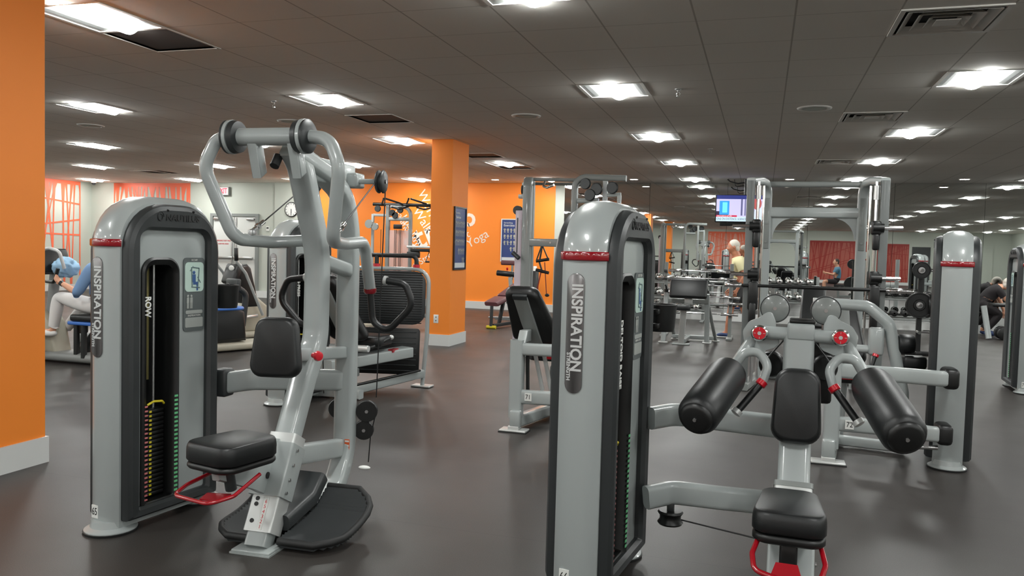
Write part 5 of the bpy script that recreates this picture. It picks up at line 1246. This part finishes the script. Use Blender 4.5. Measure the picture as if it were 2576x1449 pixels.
# flat bench near the mirror at the right
fb = thing('flat_bench', 'black flat bench with a bright front leg by the mirror, right of tower 72', 'bench', (3.95, 16.5, 0))
b = MB(); b.bar([(-.1, -.1, .60), (-.02, -.22, .02)], .09, .08, X3, 0, .02); b.build('front_leg', M_SILVER, fb)
b = MB(); b.bar([(-.32, .2, .62), (-.34, .2, .02)], .08, .06, X3, 0, .015); b.build('rear_leg', M_SILVERD, fb)
seatpad(fb, 'seat_pad', (.05, .08, .62), (.95, .16, .62), .26, .06, M_VINYL)
b = MB(); b.ball((-.36, .0, .66), .07, 14, 10); b.build('end_roller', M_CHROME, fb)
for i, x0 in enumerate((.25, .5)):
    dumb('black dumbbell on the floor under the flat bench, %s' % ('nearer its front leg' if i == 0 else 'farther from its front leg'), (3.95+x0, 16.46, .122), .12, .34, M_BLACK, 'dumbbells under the flat bench')

# ------------------------------------------------------------------ cardio machines on the far left
M_BEIGE = mat('beige_shroud', srgb(168, 164, 148), .45); M_SILVERG = mat('grey_shroud', srgb(126, 128, 126), .45); M_BLUE = mat('blue_plastic', srgb(60, 110, 190), .35); M_LBLUE = mat('pale_blue_matte', srgb(150, 186, 214), .8)
def cyl_hull(nm, poly, o_, w, m, root, bev=.03):
    b = MB(); b.prism(poly, (0, 1, 0), (0, 0, 1), o_, w, bev, 3); return b.build(nm, m, root)
def elliptical(lab, x, y, rz):
    e = thing('elliptical_trainer', lab, 'exercise machine', (x, y, 0), rz)
    # local: -y towards the user end; x across
    b = MB(); b.box((0, .0, .06), (.36, 1.6, .10), .04); b.build('base', M_BEIGE, e)
    cyl_hull('wheel_shroud', [(.15, .1), (.75, .1), (.72, .45), (.5, .62), (.25, .5)], (0, 0, 0), .24, M_BEIGE, e, .05)
    cyl_hull('console_mast', [(.30, .45), (.55, .45), (.40, 1.02), (.34, 1.08), (.16, 1.05), (.16, .98)], (0, 0, 0), .26, M_BLACK, e, .04)
    b = MB(); b.box((0, .17, .93), (.30, .12, .30), .035, rot=Matrix.Rotation(math.radians(-20), 3, 'X')); cs = b.build('console', M_BLACK, e)
    MB().ball((.04, .125, 1.02), .055, 14, 8, (1.2, .25, .7)).build('maker_badge', M_WHITE, cs)
    for sg in (-1, 1):
        b = MB(); b.tube([(sg*.26, .5, .35), (sg*.28, .2, .95), (sg*.28, .05, 1.12), (sg*.28, .04, 1.30)], .022, .08, 10); hb = b.build('swing_handle', M_SILVER, e)
        MB().cyl((sg*.28, .045, 1.13), (sg*.28, .038, 1.31), .027, n=12, ch=.006).build('grip', M_BLACK, hb)
        b = MB(); b.tube([(sg*.2, .45, .34), (sg*.2, -.3, .28), (sg*.2, -.75, .22)], .025, .1, 10); b.build('pedal_arm', M_ALU, e)
        b = MB(); b.box((sg*.2, -.35, .32), (.16, .36, .05), .02); b.build('pedal', M_BLACK, e)
    return e
elliptical('black and beige elliptical trainer with an oval badge, before the white exit doors', -7.28, 9.6, math.radians(-20))
elliptical('dark elliptical trainer half hidden behind the leg press tower', -6.75, 11.6, math.radians(-30))
bk = thing('exercise_bike', 'black exercise bike with a blue rim, just behind the row tower bottle holder', 'exercise bike', (-6.55, 8.7, 0), math.radians(-25))
cyl_hull('wheel_shroud', [(-.3, .12), (.25, .12), (.22, .5), (-.02, .62), (-.26, .5)], (0, 0, 0), .26, M_BLACK, bk, .05)
b = MB(); b.tube([(-.33, -.35, .56), (.33, -.35, .56), (.36, .1, .56), (-.34, .1, .56)], .022, .12, 10, 6, True); b.build('rim', M_BLUE, bk, label='blue rim')
b = MB(); b.box((0, 0, .06), (.44, 1.1, .09), .03); b.build('base', M_BEIGE, bk)
b = MB(); b.tube([(0, .25, .3), (.0, .3, .72), (.0, .15, .82)], .04, .1, 10); b.box((0, .12, .84), (.3, .06, .16), .02); b.build('handle_post', M_CHAR, bk)
for sg in (-1, 1):
    b = MB(); b.tube([(sg*.05, .14, .80), (sg*.2, .02, .79), (sg*.2, -.08, .86)], .02, .04, 10); b.build('handlebar', M_BLACK, bk)
b = MB(); b.box((0, -.4, .70), (.26, .26, .07), .03, seg=3); b.box((0, -.36, .4), (.06, .06, .55), .01); b.build('saddle', M_BLACK, bk)
rb_ = thing('recumbent_bike', 'recumbent exercise bike beyond the nearest orange column, ridden by the seated person', 'exercise bike', (-7.35, 7.05, 0), math.radians(0))
v_ = lambda x, y, z: Vector((x+7.35, y-7.05, z))
b = MB(); b.box(v_(-7.35, 7.1, .07), (1.7, .34, .10), .04); b.build('base', M_SILVERG, rb_)
b = MB(); b.prism([(-.55, .1), (-.12, .1), (-.2, .42), (-.32, .58), (-.5, .5), (-.62, .3)], (1, 0, 0), (0, 0, 1), v_(-7.35, 7.1, 0), .26, .05, 3); b.build('wheel_shroud', M_BEIGE, rb_)
b = MB(); b.bar([v_(-7.66, 7.1, .45), v_(-7.60, 7.1, 1.0)], .10, .09, F, 0, .03); b.build('console_mast', M_SILVERG, rb_)
b = MB(); b.box(v_(-7.62, 7.1, 1.12), (.07, .40, .30), .03, rot=Matrix.Rotation(math.radians(-18), 3, 'Y')); b.build('console', M_BLACK, rb_)
b = MB(); b.tube([v_(-7.72, 6.9, 1.22), v_(-7.45, 6.88, 1.27), v_(-7.33, 6.9, 1.24), v_(-7.31, 6.95, 1.05)], .018, .06, 10); b.build('front_bar', M_ALU, rb_)
b = MB(); b.tube([v_(-7.6, 6.98, .90), v_(-7.385, 6.885, .90), v_(-7.33, 6.885, 1.05)], .02, .04, 10); b.build('side_grip', M_BLACK, rb_)
b = MB(); b.box(v_(-6.98, 7.1, .52), (.42, .42, .08), .03, seg=3); b.build('seat', M_BLACK, rb_)
b = MB(); b.box(v_(-6.72, 7.1, .82), (.09, .42, .56), .035, rot=Matrix.Rotation(math.radians(14), 3, 'Y'), seg=3); b.build('backrest', M_BLACK, rb_)
b = MB(); b.bar([v_(-7.2, 7.1, .12), v_(-6.9, 7.1, .46)], .12, .10, F, 0, .03); b.bar([v_(-7.16, 6.97, .08), v_(-7.16, 6.97, .44)], .05, .05, F, 0, .01); b.bar([v_(-7.04, 6.95, .08), v_(-7.04, 6.95, .44)], .05, .05, F, 0, .01); b.build('seat_support', M_BLACK, rb_)
b = MB(); b.box(v_(-7.05, 6.93, .46), (.36, .05, .04), .012); b.build('seat_rail', M_BLUE, rb_)
for sg in (-1, 1): MB().box(v_(-7.55+sg*.12, 7.1+sg*.2, .34+sg*.08), (.12, .10, .24), .02).build('pedal', M_BLACK, rb_)
b = MB(); b.ball((0, 0, 0), .128, 40, 28, (1.0, 1.1, .85))  # lumpy stand-in for an unidentified pale blue shape at the console
from mathutils import noise
for v in b.bm.verts:
    d_ = v.co.normalized(); v.co += d_*(.028*noise.noise(d_*2.6)+.012*noise.noise(d_*7.0)) + Vector((0, 0, -.03*abs(d_.x)**2))
tw = tag(b.build('placeholder', M_LBLUE, ang=3.1), 'lumpy pale blue stand-in shape over the recumbent bike console', 'placeholder'); tw.location = (-7.43, 7.08, 1.06)
# second console in the row of bikes, just left of the tower
e2 = thing('treadmill_console', 'grey cardio machine with a tilted black screen, its upper part left of the row tower', 'exercise machine', (-8.1, 8.6, 0))
b = MB(); b.box((0, 0, 1.30), (.06, .42, .30), .03, rot=Matrix.Rotation(math.radians(-22), 3, 'Y')); b.build('screen', M_BLACK, e2)
b = MB(); b.box((0.02, 0, 1.04), (.34, .46, .16), .04, rot=Matrix.Rotation(math.radians(-14), 3, 'Y')); b.build('console', M_CHAR, e2)
b = MB(); b.bar([(0.05, 0, .0), (.1, 0, 1.0)], .2, .14, F, 0, .04); b.build('mast', M_SILVERG, e2)
b = MB(); b.box((.0, 0, .08), (1.1, .5, .14), .04); b.build('base', M_SILVERG, e2)
# ------------------------------------------------------------------ people
def skinned(nm, verts, edges, root_i, m, parent, sub=2, smooth=True):
    """verts: list of (co, radius or (rx, ry)); edges; one continuous surface"""
    me = bpy.data.meshes.new(nm); me.from_pydata([v[0] for v in verts], edges, []); me.update()
    o = bpy.data.objects.new(nm, me); C.objects.link(o)
    md = o.modifiers.new('skin', 'SKIN'); md.use_smooth_shade = True; md.branch_smoothing = .3
    if not me.skin_vertices: bpy.context.view_layer.objects.active = o
    sv = me.skin_vertices[0].data
    for i, v in enumerate(verts):
        r = v[1]; sv[i].radius = (r, r) if not isinstance(r, tuple) else r
        sv[i].use_root = (i == root_i)
    s = o.modifiers.new('sub', 'SUBSURF'); s.levels = sub; s.render_levels = sub
    dg = bpy.context.evaluated_depsgraph_get(); dg.update()
    me2 = bpy.data.meshes.new_from_object(o.evaluated_get(dg))
    bpy.data.objects.remove(o); bpy.data.meshes.remove(me)
    me2.materials.clear(); me2.materials.append(m); me2.name = nm
    me2.polygons.foreach_set('use_smooth', [True]*len(me2.polygons))
    o = bpy.data.objects.new(nm, me2); C.objects.link(o); o.parent = parent
    return o
M_SKIN = mat('skin_tanned', srgb(196, 130, 100), .5); M_SKIN2 = mat('skin_fair', srgb(214, 158, 128), .5)
M_HAIRW = mat('white_hair', srgb(214, 208, 196), .8); M_HAIRB = mat('dark_brown_hair', srgb(60, 42, 34), .7)
M_CREAM = mat('cream_shirt', srgb(226, 218, 172), .8); M_SHORT = mat('dark_shorts', srgb(58, 58, 58), .8)
M_NAVY = mat('navy_shoe', srgb(44, 62, 104), .6); M_SOLE = mat('white_sole', srgb(225, 225, 222), .6)
M_DENIM = mat('denim_blue', srgb(118, 150, 190), .8); M_WHITEC = mat('white_cloth', srgb(216, 214, 212), .8); M_BLACKC = mat('black_cloth', srgb(34, 30, 32), .85)
M_TEAL = mat('teal_shirt', srgb(78, 120, 142), .8)
def body(root, J, skin, fingers=True):
    """J: joint dict. One continuous skin from head to feet."""
    V = []; E = []; I = {}
    def add(k, co, r): I[k] = len(V); V.append((Vector(co), r)); return I[k]
    def ed(a, b): E.append((I[a], I[b]))
    j = {k: Vector(v) for k, v in J.items()}
    add('pelvis', j['pelvis'], .135); add('belly', j['pelvis'].lerp(j['chest'], .5), .14); add('chest', j['chest'], .145); add('neckb', j['chest'].lerp(j['neck'], .75), .085); add('neck', j['neck'], .062)
    hd = (j['head']-j['neck'])
    add('jaw', j['neck']+hd*.45, (.085, .09)); add('face', j['head'], (.105, .115)); add('crown', j['head']+hd.normalized()*.075, (.085, .095))
    for a, b in (('pelvis', 'belly'), ('belly', 'chest'), ('chest', 'neckb'), ('neckb', 'neck'), ('neck', 'jaw'), ('jaw', 'face'), ('face', 'crown')): ed(a, b)
    for s in ('l', 'r'):
        sh, el, wr, ha = j['sh'+s], j['el'+s], j['wr'+s], j['ha'+s]
        add('sh'+s, sh, .054); add('ua'+s, sh.lerp(el, .5), .047); add('el'+s, el, .039); add('fa'+s, el.lerp(wr, .4), .038); add('wr'+s, wr, (.026, .022)); add('palm'+s, wr.lerp(ha, .55), (.036, .018))
        for a, b in (('chest', 'sh'), ('sh', 'ua'), ('ua', 'el'), ('el', 'fa'), ('fa', 'wr'), ('wr', 'palm')): ed(a if a == 'chest' else a+s, b+s)
        # fingers
        d = (ha-wr).normalized(); sd = j.get('hs'+s, Vector((0, 1, 0))).normalized(); nn = d.cross(sd)
        base = wr.lerp(ha, .8)
        cur = j.get('curl'+s, Vector((0, 0, -1)))
        for f, (off, ln) in enumerate(((-.03, .058), (-.010, .068), (.011, .064), (.031, .05))):
            p0 = base+sd*off+d*.012; p1 = p0+(d*.7+cur*.5).normalized()*ln*.55; p2 = p1+(d*.25+cur*.95).normalized()*ln*.45
            add('f%d0%s' % (f, s), p0, .0095); add('f%d1%s' % (f, s), p1, .0085); add('f%d2%s' % (f, s), p2, .007)
            ed('palm'+s, 'f%d0%s' % (f, s)); ed('f%d0%s' % (f, s), 'f%d1%s' % (f, s)); ed('f%d1%s' % (f, s), 'f%d2%s' % (f, s))
        p0 = wr.lerp(ha, .35)-sd*.038; p1 = p0-sd*.016+d*.03+cur*.012; p2 = p1+d*.024+cur*.02
        add('t0'+s, p0, .012); add('t1'+s, p1, .0095); add('t2'+s, p2, .008); ed('palm'+s, 't0'+s); ed('t0'+s, 't1'+s); ed('t1'+s, 't2'+s)
        hp, kn, an, to = j['hp'+s], j['kn'+s], j['an'+s], j['to'+s]
        add('hp'+s, hp, .088); add('th'+s, hp.lerp(kn, .5), .074); add('kn'+s, kn, .054); add('ca'+s, kn.lerp(an, .35), .054); add('an'+s, an, .036); add('ft'+s, an.lerp(to, .55)+Vector((0, 0, -.02)), (.042, .032)); add('to'+s, to, (.036, .022))
        ed('pelvis', 'hp'+s)
        for a, b in (('hp', 'th'), ('th', 'kn'), ('kn', 'ca'), ('ca', 'an'), ('an', 'ft'), ('ft', 'to')): ed(a+s, b+s)
    o = skinned('body', V, E, 0, skin, root, 3)
    # shape the head: skull, brow, sockets, nose, mouth and chin in the same surface
    hd, fw, up = j['head'], j['fwd'].normalized(), (j['head']-j['neck']).normalized()
    up = j.get('up', up); up = (up-fw*up.dot(fw)).normalized(); sd = fw.cross(up)
    for v in o.data.vertices:
        d = v.co-hd; q = Vector((d.dot(sd), d.dot(fw), d.dot(up)))
        if q.length > .17 or q.z < -.12 or q.length < 1e-4: continue
        w_ = min(1, max(0, (q.z+.12)/.05)); w_ = w_*w_*(3-2*w_)
        n = q.normalized(); r_ = 1/math.sqrt((n.x/.076)**2+(n.y/.094)**2+(n.z/.118)**2)
        g = lambda x, y, z, k: math.exp(-((n-Vector((x, y, z)).normalized()).length/k)**2)
        r_ += .024*g(0, 1, -.12, .16)+.012*g(0, 1, .12, .13)+.010*g(0, .75, -.78, .3)+.005*g(0, .95, -.5, .16)-.007*(g(.34, .9, .16, .17)+g(-.34, .9, .16, .17))-.006*g(0, .9, -.36, .1)+.004*(g(.5, .8, -.2, .3)+g(-.5, .8, -.2, .3))
        v.co = v.co.lerp(hd+(sd*n.x+fw*n.y+up*n.z)*r_, w_)
    return o
def face(root, J, skin, hair):
    head, fwd = Vector(J['head']), Vector(J['fwd']).normalized(); up = Vector(J.get('up', Vector(J['head'])-Vector(J['neck']))); up = (up-fwd*up.dot(fwd)).normalized(); sd = fwd.cross(up)
    Rm = Matrix((sd, fwd, up)).transposed()
    at = lambda s_, f, u: head+sd*s_+fwd*f+up*u
    for s_ in (-1, 1):
        MB().ball(at(s_*.078, -.008, -.004), .026, 12, 8, (.4, .75, 1.2), Rm).build('ear', skin, root)
        MB().ball(at(s_*.031, .079, .016), .011, 10, 8, (1.2, .6, .7), Rm).build('eye', M_WHITE, root)
        MB().ball(at(s_*.031, .0855, .016), .0055, 8, 6, (1, .5, 1), Rm).build('iris', M_INK, root)
        MB().ball(at(s_*.032, .086, .034), .012, 8, 6, (1.3, .4, .3), Rm).build('eyebrow', hair, root)
    b = MB(); b.ball(at(0, .084, -.047), .019, 10, 6, (1.2, .4, .25), Rm); b.build('lips', M_LIPS, root)
    b = MB(); b.ball(at(0, -.02, .034), .1, 24, 16, (.83, .93, .96), Rm); b.ball(at(0, -.045, -.02), .075, 20, 12, (1.02, .72, 1.0), Rm); b.build('hair', hair, root)
def cloth(root, nm, J, m, bones, off):
    """garment: the part of the body's surface that belongs to these bones, lifted off the skin and hemmed"""
    bd = [c for c in root.children if c.name.startswith('body')][0].data
    j = {k: Vector(v) for k, v in J.items()}
    allb = [('pelvis', 'chest'), ('chest', 'neck'), ('neck', 'head')]+[(a+s_, b+s_) for s_ in 'lr' for a, b in (('sh', 'el'), ('el', 'wr'), ('wr', 'ha'), ('hp', 'kn'), ('kn', 'an'), ('an', 'to'))]+[('chest', 'shl'), ('chest', 'shr'), ('pelvis', 'hpl'), ('pelvis', 'hpr')]
    def near(p):
        best = None
        for a, b in allb:
            A, B = j[a], j[b]; d = B-A; t = max(0, min(1, (p-A).dot(d)/d.length_squared)); q = (p-(A+d*t)).length
            if a in ('el'+a[-1:], 'wr'+a[-1:]) : q *= 1.15
            if best is None or q < best[0]: best = (q, (a, b), t)
        return best[1], best[2]
    ok = []
    for v in bd.vertices:
        k, t = near(v.co); key = (k[0].rstrip('lr') if k[0] not in ('pelvis', 'chest') else k[0], k[1][:-1] if k[1][-1] in 'lr' and k[1] not in ('pelvis',) else k[1])
        lim = bones.get(key); ok.append(lim is not None and lim[0] <= t <= lim[1])
    b = MB(); vm = {}
    for p in bd.polygons:
        if not all(ok[i] for i in p.vertices): continue
        for i in p.vertices:
            if i not in vm: vm[i] = b.bm.verts.new(bd.vertices[i].co+bd.vertices[i].normal*off)
        try: b.bm.faces.new([vm[i] for i in p.vertices])
        except ValueError: pass
    bmesh.ops.smooth_vert(b.bm, verts=b.bm.verts, factor=.5, use_axis_x=True, use_axis_y=True, use_axis_z=True)
    ed = [e_ for e_ in b.bm.edges if e_.is_boundary]
    r = bmesh.ops.extrude_edge_only(b.bm, edges=ed); nv = [g_ for g_ in r['geom'] if isinstance(g_, bmesh.types.BMVert)]
    b.bm.normal_update()
    for v in nv:
        src = min(bd.vertices, key=lambda q_: (q_.co-v.co).length_squared) if False else None
        v.co -= v.normal*off*.9
    return b.build(nm, m, root, ang=3.1)
def shirt(root, J, m, hem=0, sleeve=.6, nm='t_shirt', belly=1.0):
    bn = {('pelvis', 'chest'): (0.0, 1), ('chest', 'neck'): (0, .78), ('chest', 'sh'): (0, 1), ('sh', 'el'): (0, sleeve)}
    if sleeve >= .95: bn[('el', 'wr')] = (0, .35)
    return cloth(root, nm, J, m, bn, .02)
def legs(root, J, m, to=2.0, nm='trousers'):
    bn = {('pelvis', 'hp'): (0, 1), ('pelvis', 'chest'): (0, .35), ('hp', 'kn'): (0, min(1, to))}
    if to > 1: bn[('kn', 'an')] = (0, .9)
    return cloth(root, nm, J, m, bn, .016)
M_LIPS = mat('lips', srgb(160, 92, 82), .5)

# man walking before the mirror, towards the picture's left
mw = thing('person', 'white haired man in a cream t-shirt and dark shorts walking before the mirror', 'person', (-.38, 14.07, 0))
J = dict(fwd=Vector((-1, -.12, -.2)), up=Vector((-.25, 0, 1)), pelvis=(.03, 0, .86), chest=(.0, 0, 1.22), neck=(-.055, 0, 1.405), head=(-.10, 0, 1.53),
         shl=(.0, -.19, 1.30), ell=(.10, -.24, 1.04), wrl=(.0, -.25, .84), hal=(-.05, -.25, .73), hsl=(1, 0, 0), curll=(-.4, .5, -.6),
         shr=(.0, .19, 1.30), elr=(-.02, .24, 1.04), wrr=(-.12, .22, .84), har=(-.16, .21, .74), hsr=(1, 0, 0), curlr=(-.3, -.4, -.7),
         hpl=(.02, -.09, .84), knl=(-.10, -.10, .50), anl=(-.155, -.10, .095), tol=(-.30, -.11, .035),
         hpr=(.03, .09, .84), knr=(.10, .09, .48), anr=(.24, .09, .13), tor=(.15, .10, .03))
body(mw, J, M_SKIN); face(mw, J, M_SKIN, M_HAIRW); shirt(mw, J, M_CREAM, -.1, .6, belly=1.05); legs(mw, J, M_SHORT, .85, 'shorts')
Vs = lambda *p: Vector(p)
for a, t_, lift in (((-.155, -.10, .10), (-.31, -.11, .04), 0), ((.24, .09, .125), (.14, .10, .035), .3)):
    a, t_ = Vector(a), Vector(t_)
    sh_ = skinned('shoe', [(a+Vs(.045, 0, -.055), (.044, .04)), (a+Vs(-.02, 0, -.045), (.05, .045)), (a.lerp(t_, .6)+Vs(0, 0, -.012), (.05, .036)), (t_+Vs(-.01, 0, .0), (.042, .026))], [(0, 1), (1, 2), (2, 3)], 0, M_NAVY, mw)
    d_ = (t_-a); b = MB(); q0 = a+Vs(.06, 0, -.088+.03*lift); q1 = t_+Vs(-.035, 0, -.025); b.sweep([q0, q0.lerp(q1, .5), q1], rrect(.09, .022, .01), side=(0, 1, 0)); b.build('sole', M_SOLE, sh_)
# person on the recumbent bike, facing the picture's left
pr_ = thing('person', 'person in denim shirt and white trousers riding the recumbent bike', 'person', (-7.0, 7.1, 0))
w = lambda x, y, z: (x+7.0, y-7.1, z)
J = dict(fwd=Vector((-1, 0, -.1)), pelvis=w(-6.92, 7.1, .66), chest=w(-6.86, 7.1, 1.02), neck=w(-6.87, 7.1, 1.20), head=w(-6.90, 7.1, 1.33),
         shl=w(-6.88, 6.90, 1.08), ell=w(-7.02, 6.84, .80), wrl=w(-7.26, 6.86, .90), hal=w(-7.36, 6.87, .965), hsl=(0, .3, 1), curll=(.3, .6, .3),
         shr=w(-6.88, 7.30, 1.08), elr=w(-7.02, 7.36, .82), wrr=w(-7.26, 7.34, .92), har=w(-7.35, 7.33, .97), hsr=(0, -.3, 1), curlr=(.3, -.6, .3),
         hpl=w(-6.94, 7.0, .64), knl=w(-7.40, 6.96, .74), anl=w(-7.47, 6.95, .36), tol=w(-7.60, 6.95, .36),
         hpr=w(-6.94, 7.2, .64), knr=w(-7.33, 7.24, .60), anr=w(-7.62, 7.25, .33), tor=w(-7.72, 7.25, .42))
body(pr_, J, M_SKIN2); face(pr_, J, M_SKIN2, M_HAIRB); shirt(pr_, J, M_DENIM, -.05, 1.0, 'denim_shirt'); legs(pr_, J, M_WHITEC)
W = lambda *p_: Vector(w(*p_))
MB().cyl(w(-7.235, 6.86, .885), w(-7.265, 6.86, .90), .031, n=14).build('wrist_watch', M_BLACK, pr_)
for x_, y_, z_ in ((-7.50, 6.95, .33), (-7.65, 7.25, .35)): MB().ball(w(x_-.03, y_, z_), .06, 14, 10, (1.9, .8, .7)).build('shoe', M_SOLE, pr_)
# person bending over by the mirror, right
pk = thing('person', 'person in black bending low behind the flat bench near the mirror', 'person', (4.2, 17.15, 0))
z_ = lambda x, y, zz: (x-4.2, y-17.15, zz)
J = dict(fwd=Vector((1, -.15, -.35)), up=Vector((.4, 0, 1)), pelvis=z_(4.02, 17.2, .62), chest=z_(4.18, 17.2, .88), neck=z_(4.32, 17.19, .95), head=z_(4.43, 17.18, .98),
         shl=z_(4.22, 17.02, .88), ell=z_(4.38, 17.02, .68), wrl=z_(4.46, 17.02, .48), hal=z_(4.48, 17.02, .38), hsl=(1, 0, 0), curll=(0, .4, -.9),
         shr=z_(4.22, 17.38, .88), elr=z_(4.36, 17.40, .66), wrr=z_(4.42, 17.38, .48), har=z_(4.43, 17.37, .38), hsr=(1, 0, 0), curlr=(0, -.4, -.9),
         hpl=z_(4.0, 17.1, .60), knl=z_(4.28, 17.06, .42), anl=z_(4.06, 17.06, .10), tol=z_(4.2, 17.05, .04),
         hpr=z_(4.0, 17.3, .60), knr=z_(4.26, 17.34, .40), anr=z_(4.05, 17.34, .10), tor=z_(4.19, 17.34, .04))
body(pk, J, M_SKIN2); face(pk, J, M_SKIN2, M_HAIRW); shirt(pk, J, M_BLACKC, -.1, .6); legs(pk, J, M_BLACKC)
Zv = lambda *p_: Vector(z_(*p_))
for y_ in (17.055, 17.34): MB().ball(z_(4.14, y_, .055), .055, 14, 10, (2.1, .8, .9)).build('shoe', M_NAVY, pk)

# ------------------------------------------------------------------ what only the mirror shows: machines and a person behind the camera's right
for x_, y_, a_, lb in ((4.7, 6.1, 80, 'grey weight tower seen in the mirror beside the plate stand'), (7.6, 6.0, 95, 'grey weight tower seen in the mirror above the bending person'), (5.4, 3.0, 85, 'grey weight tower far back, seen small in the mirror')):
    d3 = dup(t2, (x_, y_, 0), math.radians(a_-90), label=lb)
ps = thing('person', 'person in a teal shirt seated far back, seen only in the mirror', 'person', (2.5, 4.4, 0))
J = dict(fwd=Vector((-1, .25, 0)), up=Vector((0, 0, 1)), pelvis=(.05, 0, .58), chest=(.06, 0, .94), neck=(.03, 0, 1.12), head=(.0, 0, 1.25),
         shl=(.05, .19, 1.02), ell=(-.08, .22, .80), wrl=(-.30, .2, .86), hal=(-.4, .19, .88), hsl=(0, -.3, 1), curll=(.2, -.4, .2),
         shr=(.05, -.19, 1.02), elr=(-.08, -.22, .80), wrr=(-.30, -.2, .86), har=(-.4, -.19, .88), hsr=(0, .3, 1), curlr=(.2, .4, .2),
         hpl=(.03, .1, .56), knl=(-.38, .16, .56), anl=(-.36, .16, .10), tol=(-.5, .16, .04), hpr=(.03, -.1, .56), knr=(-.38, -.16, .56), anr=(-.36, -.16, .10), tor=(-.5, -.16, .04))
body(ps, J, M_SKIN2); face(ps, J, M_SKIN2, M_HAIRB); shirt(ps, J, M_TEAL, -.05, .6); legs(ps, J, M_BLACKC, .75, 'shorts')
bq = thing('flat_bench', 'black flat bench under the seated person in the mirror', 'bench', (2.6, 4.4, 0))
seatpad(bq, 'seat_pad', (-.15, 0, .42), (.9, .02, .42), .28, .08, M_VINYL)
b = MB(); b.bar([(0, 0, 0), (0, 0, .4)], .08, .08, X3, 0, .01); b.bar([(.75, 0, 0), (.75, 0, .4)], .08, .08, X3, 0, .01); b.bar([(0, 0, .05), (.75, 0, .05)], .07, .07, F, 0, .01); b.build('bench_frame', M_SILVERD, bq)
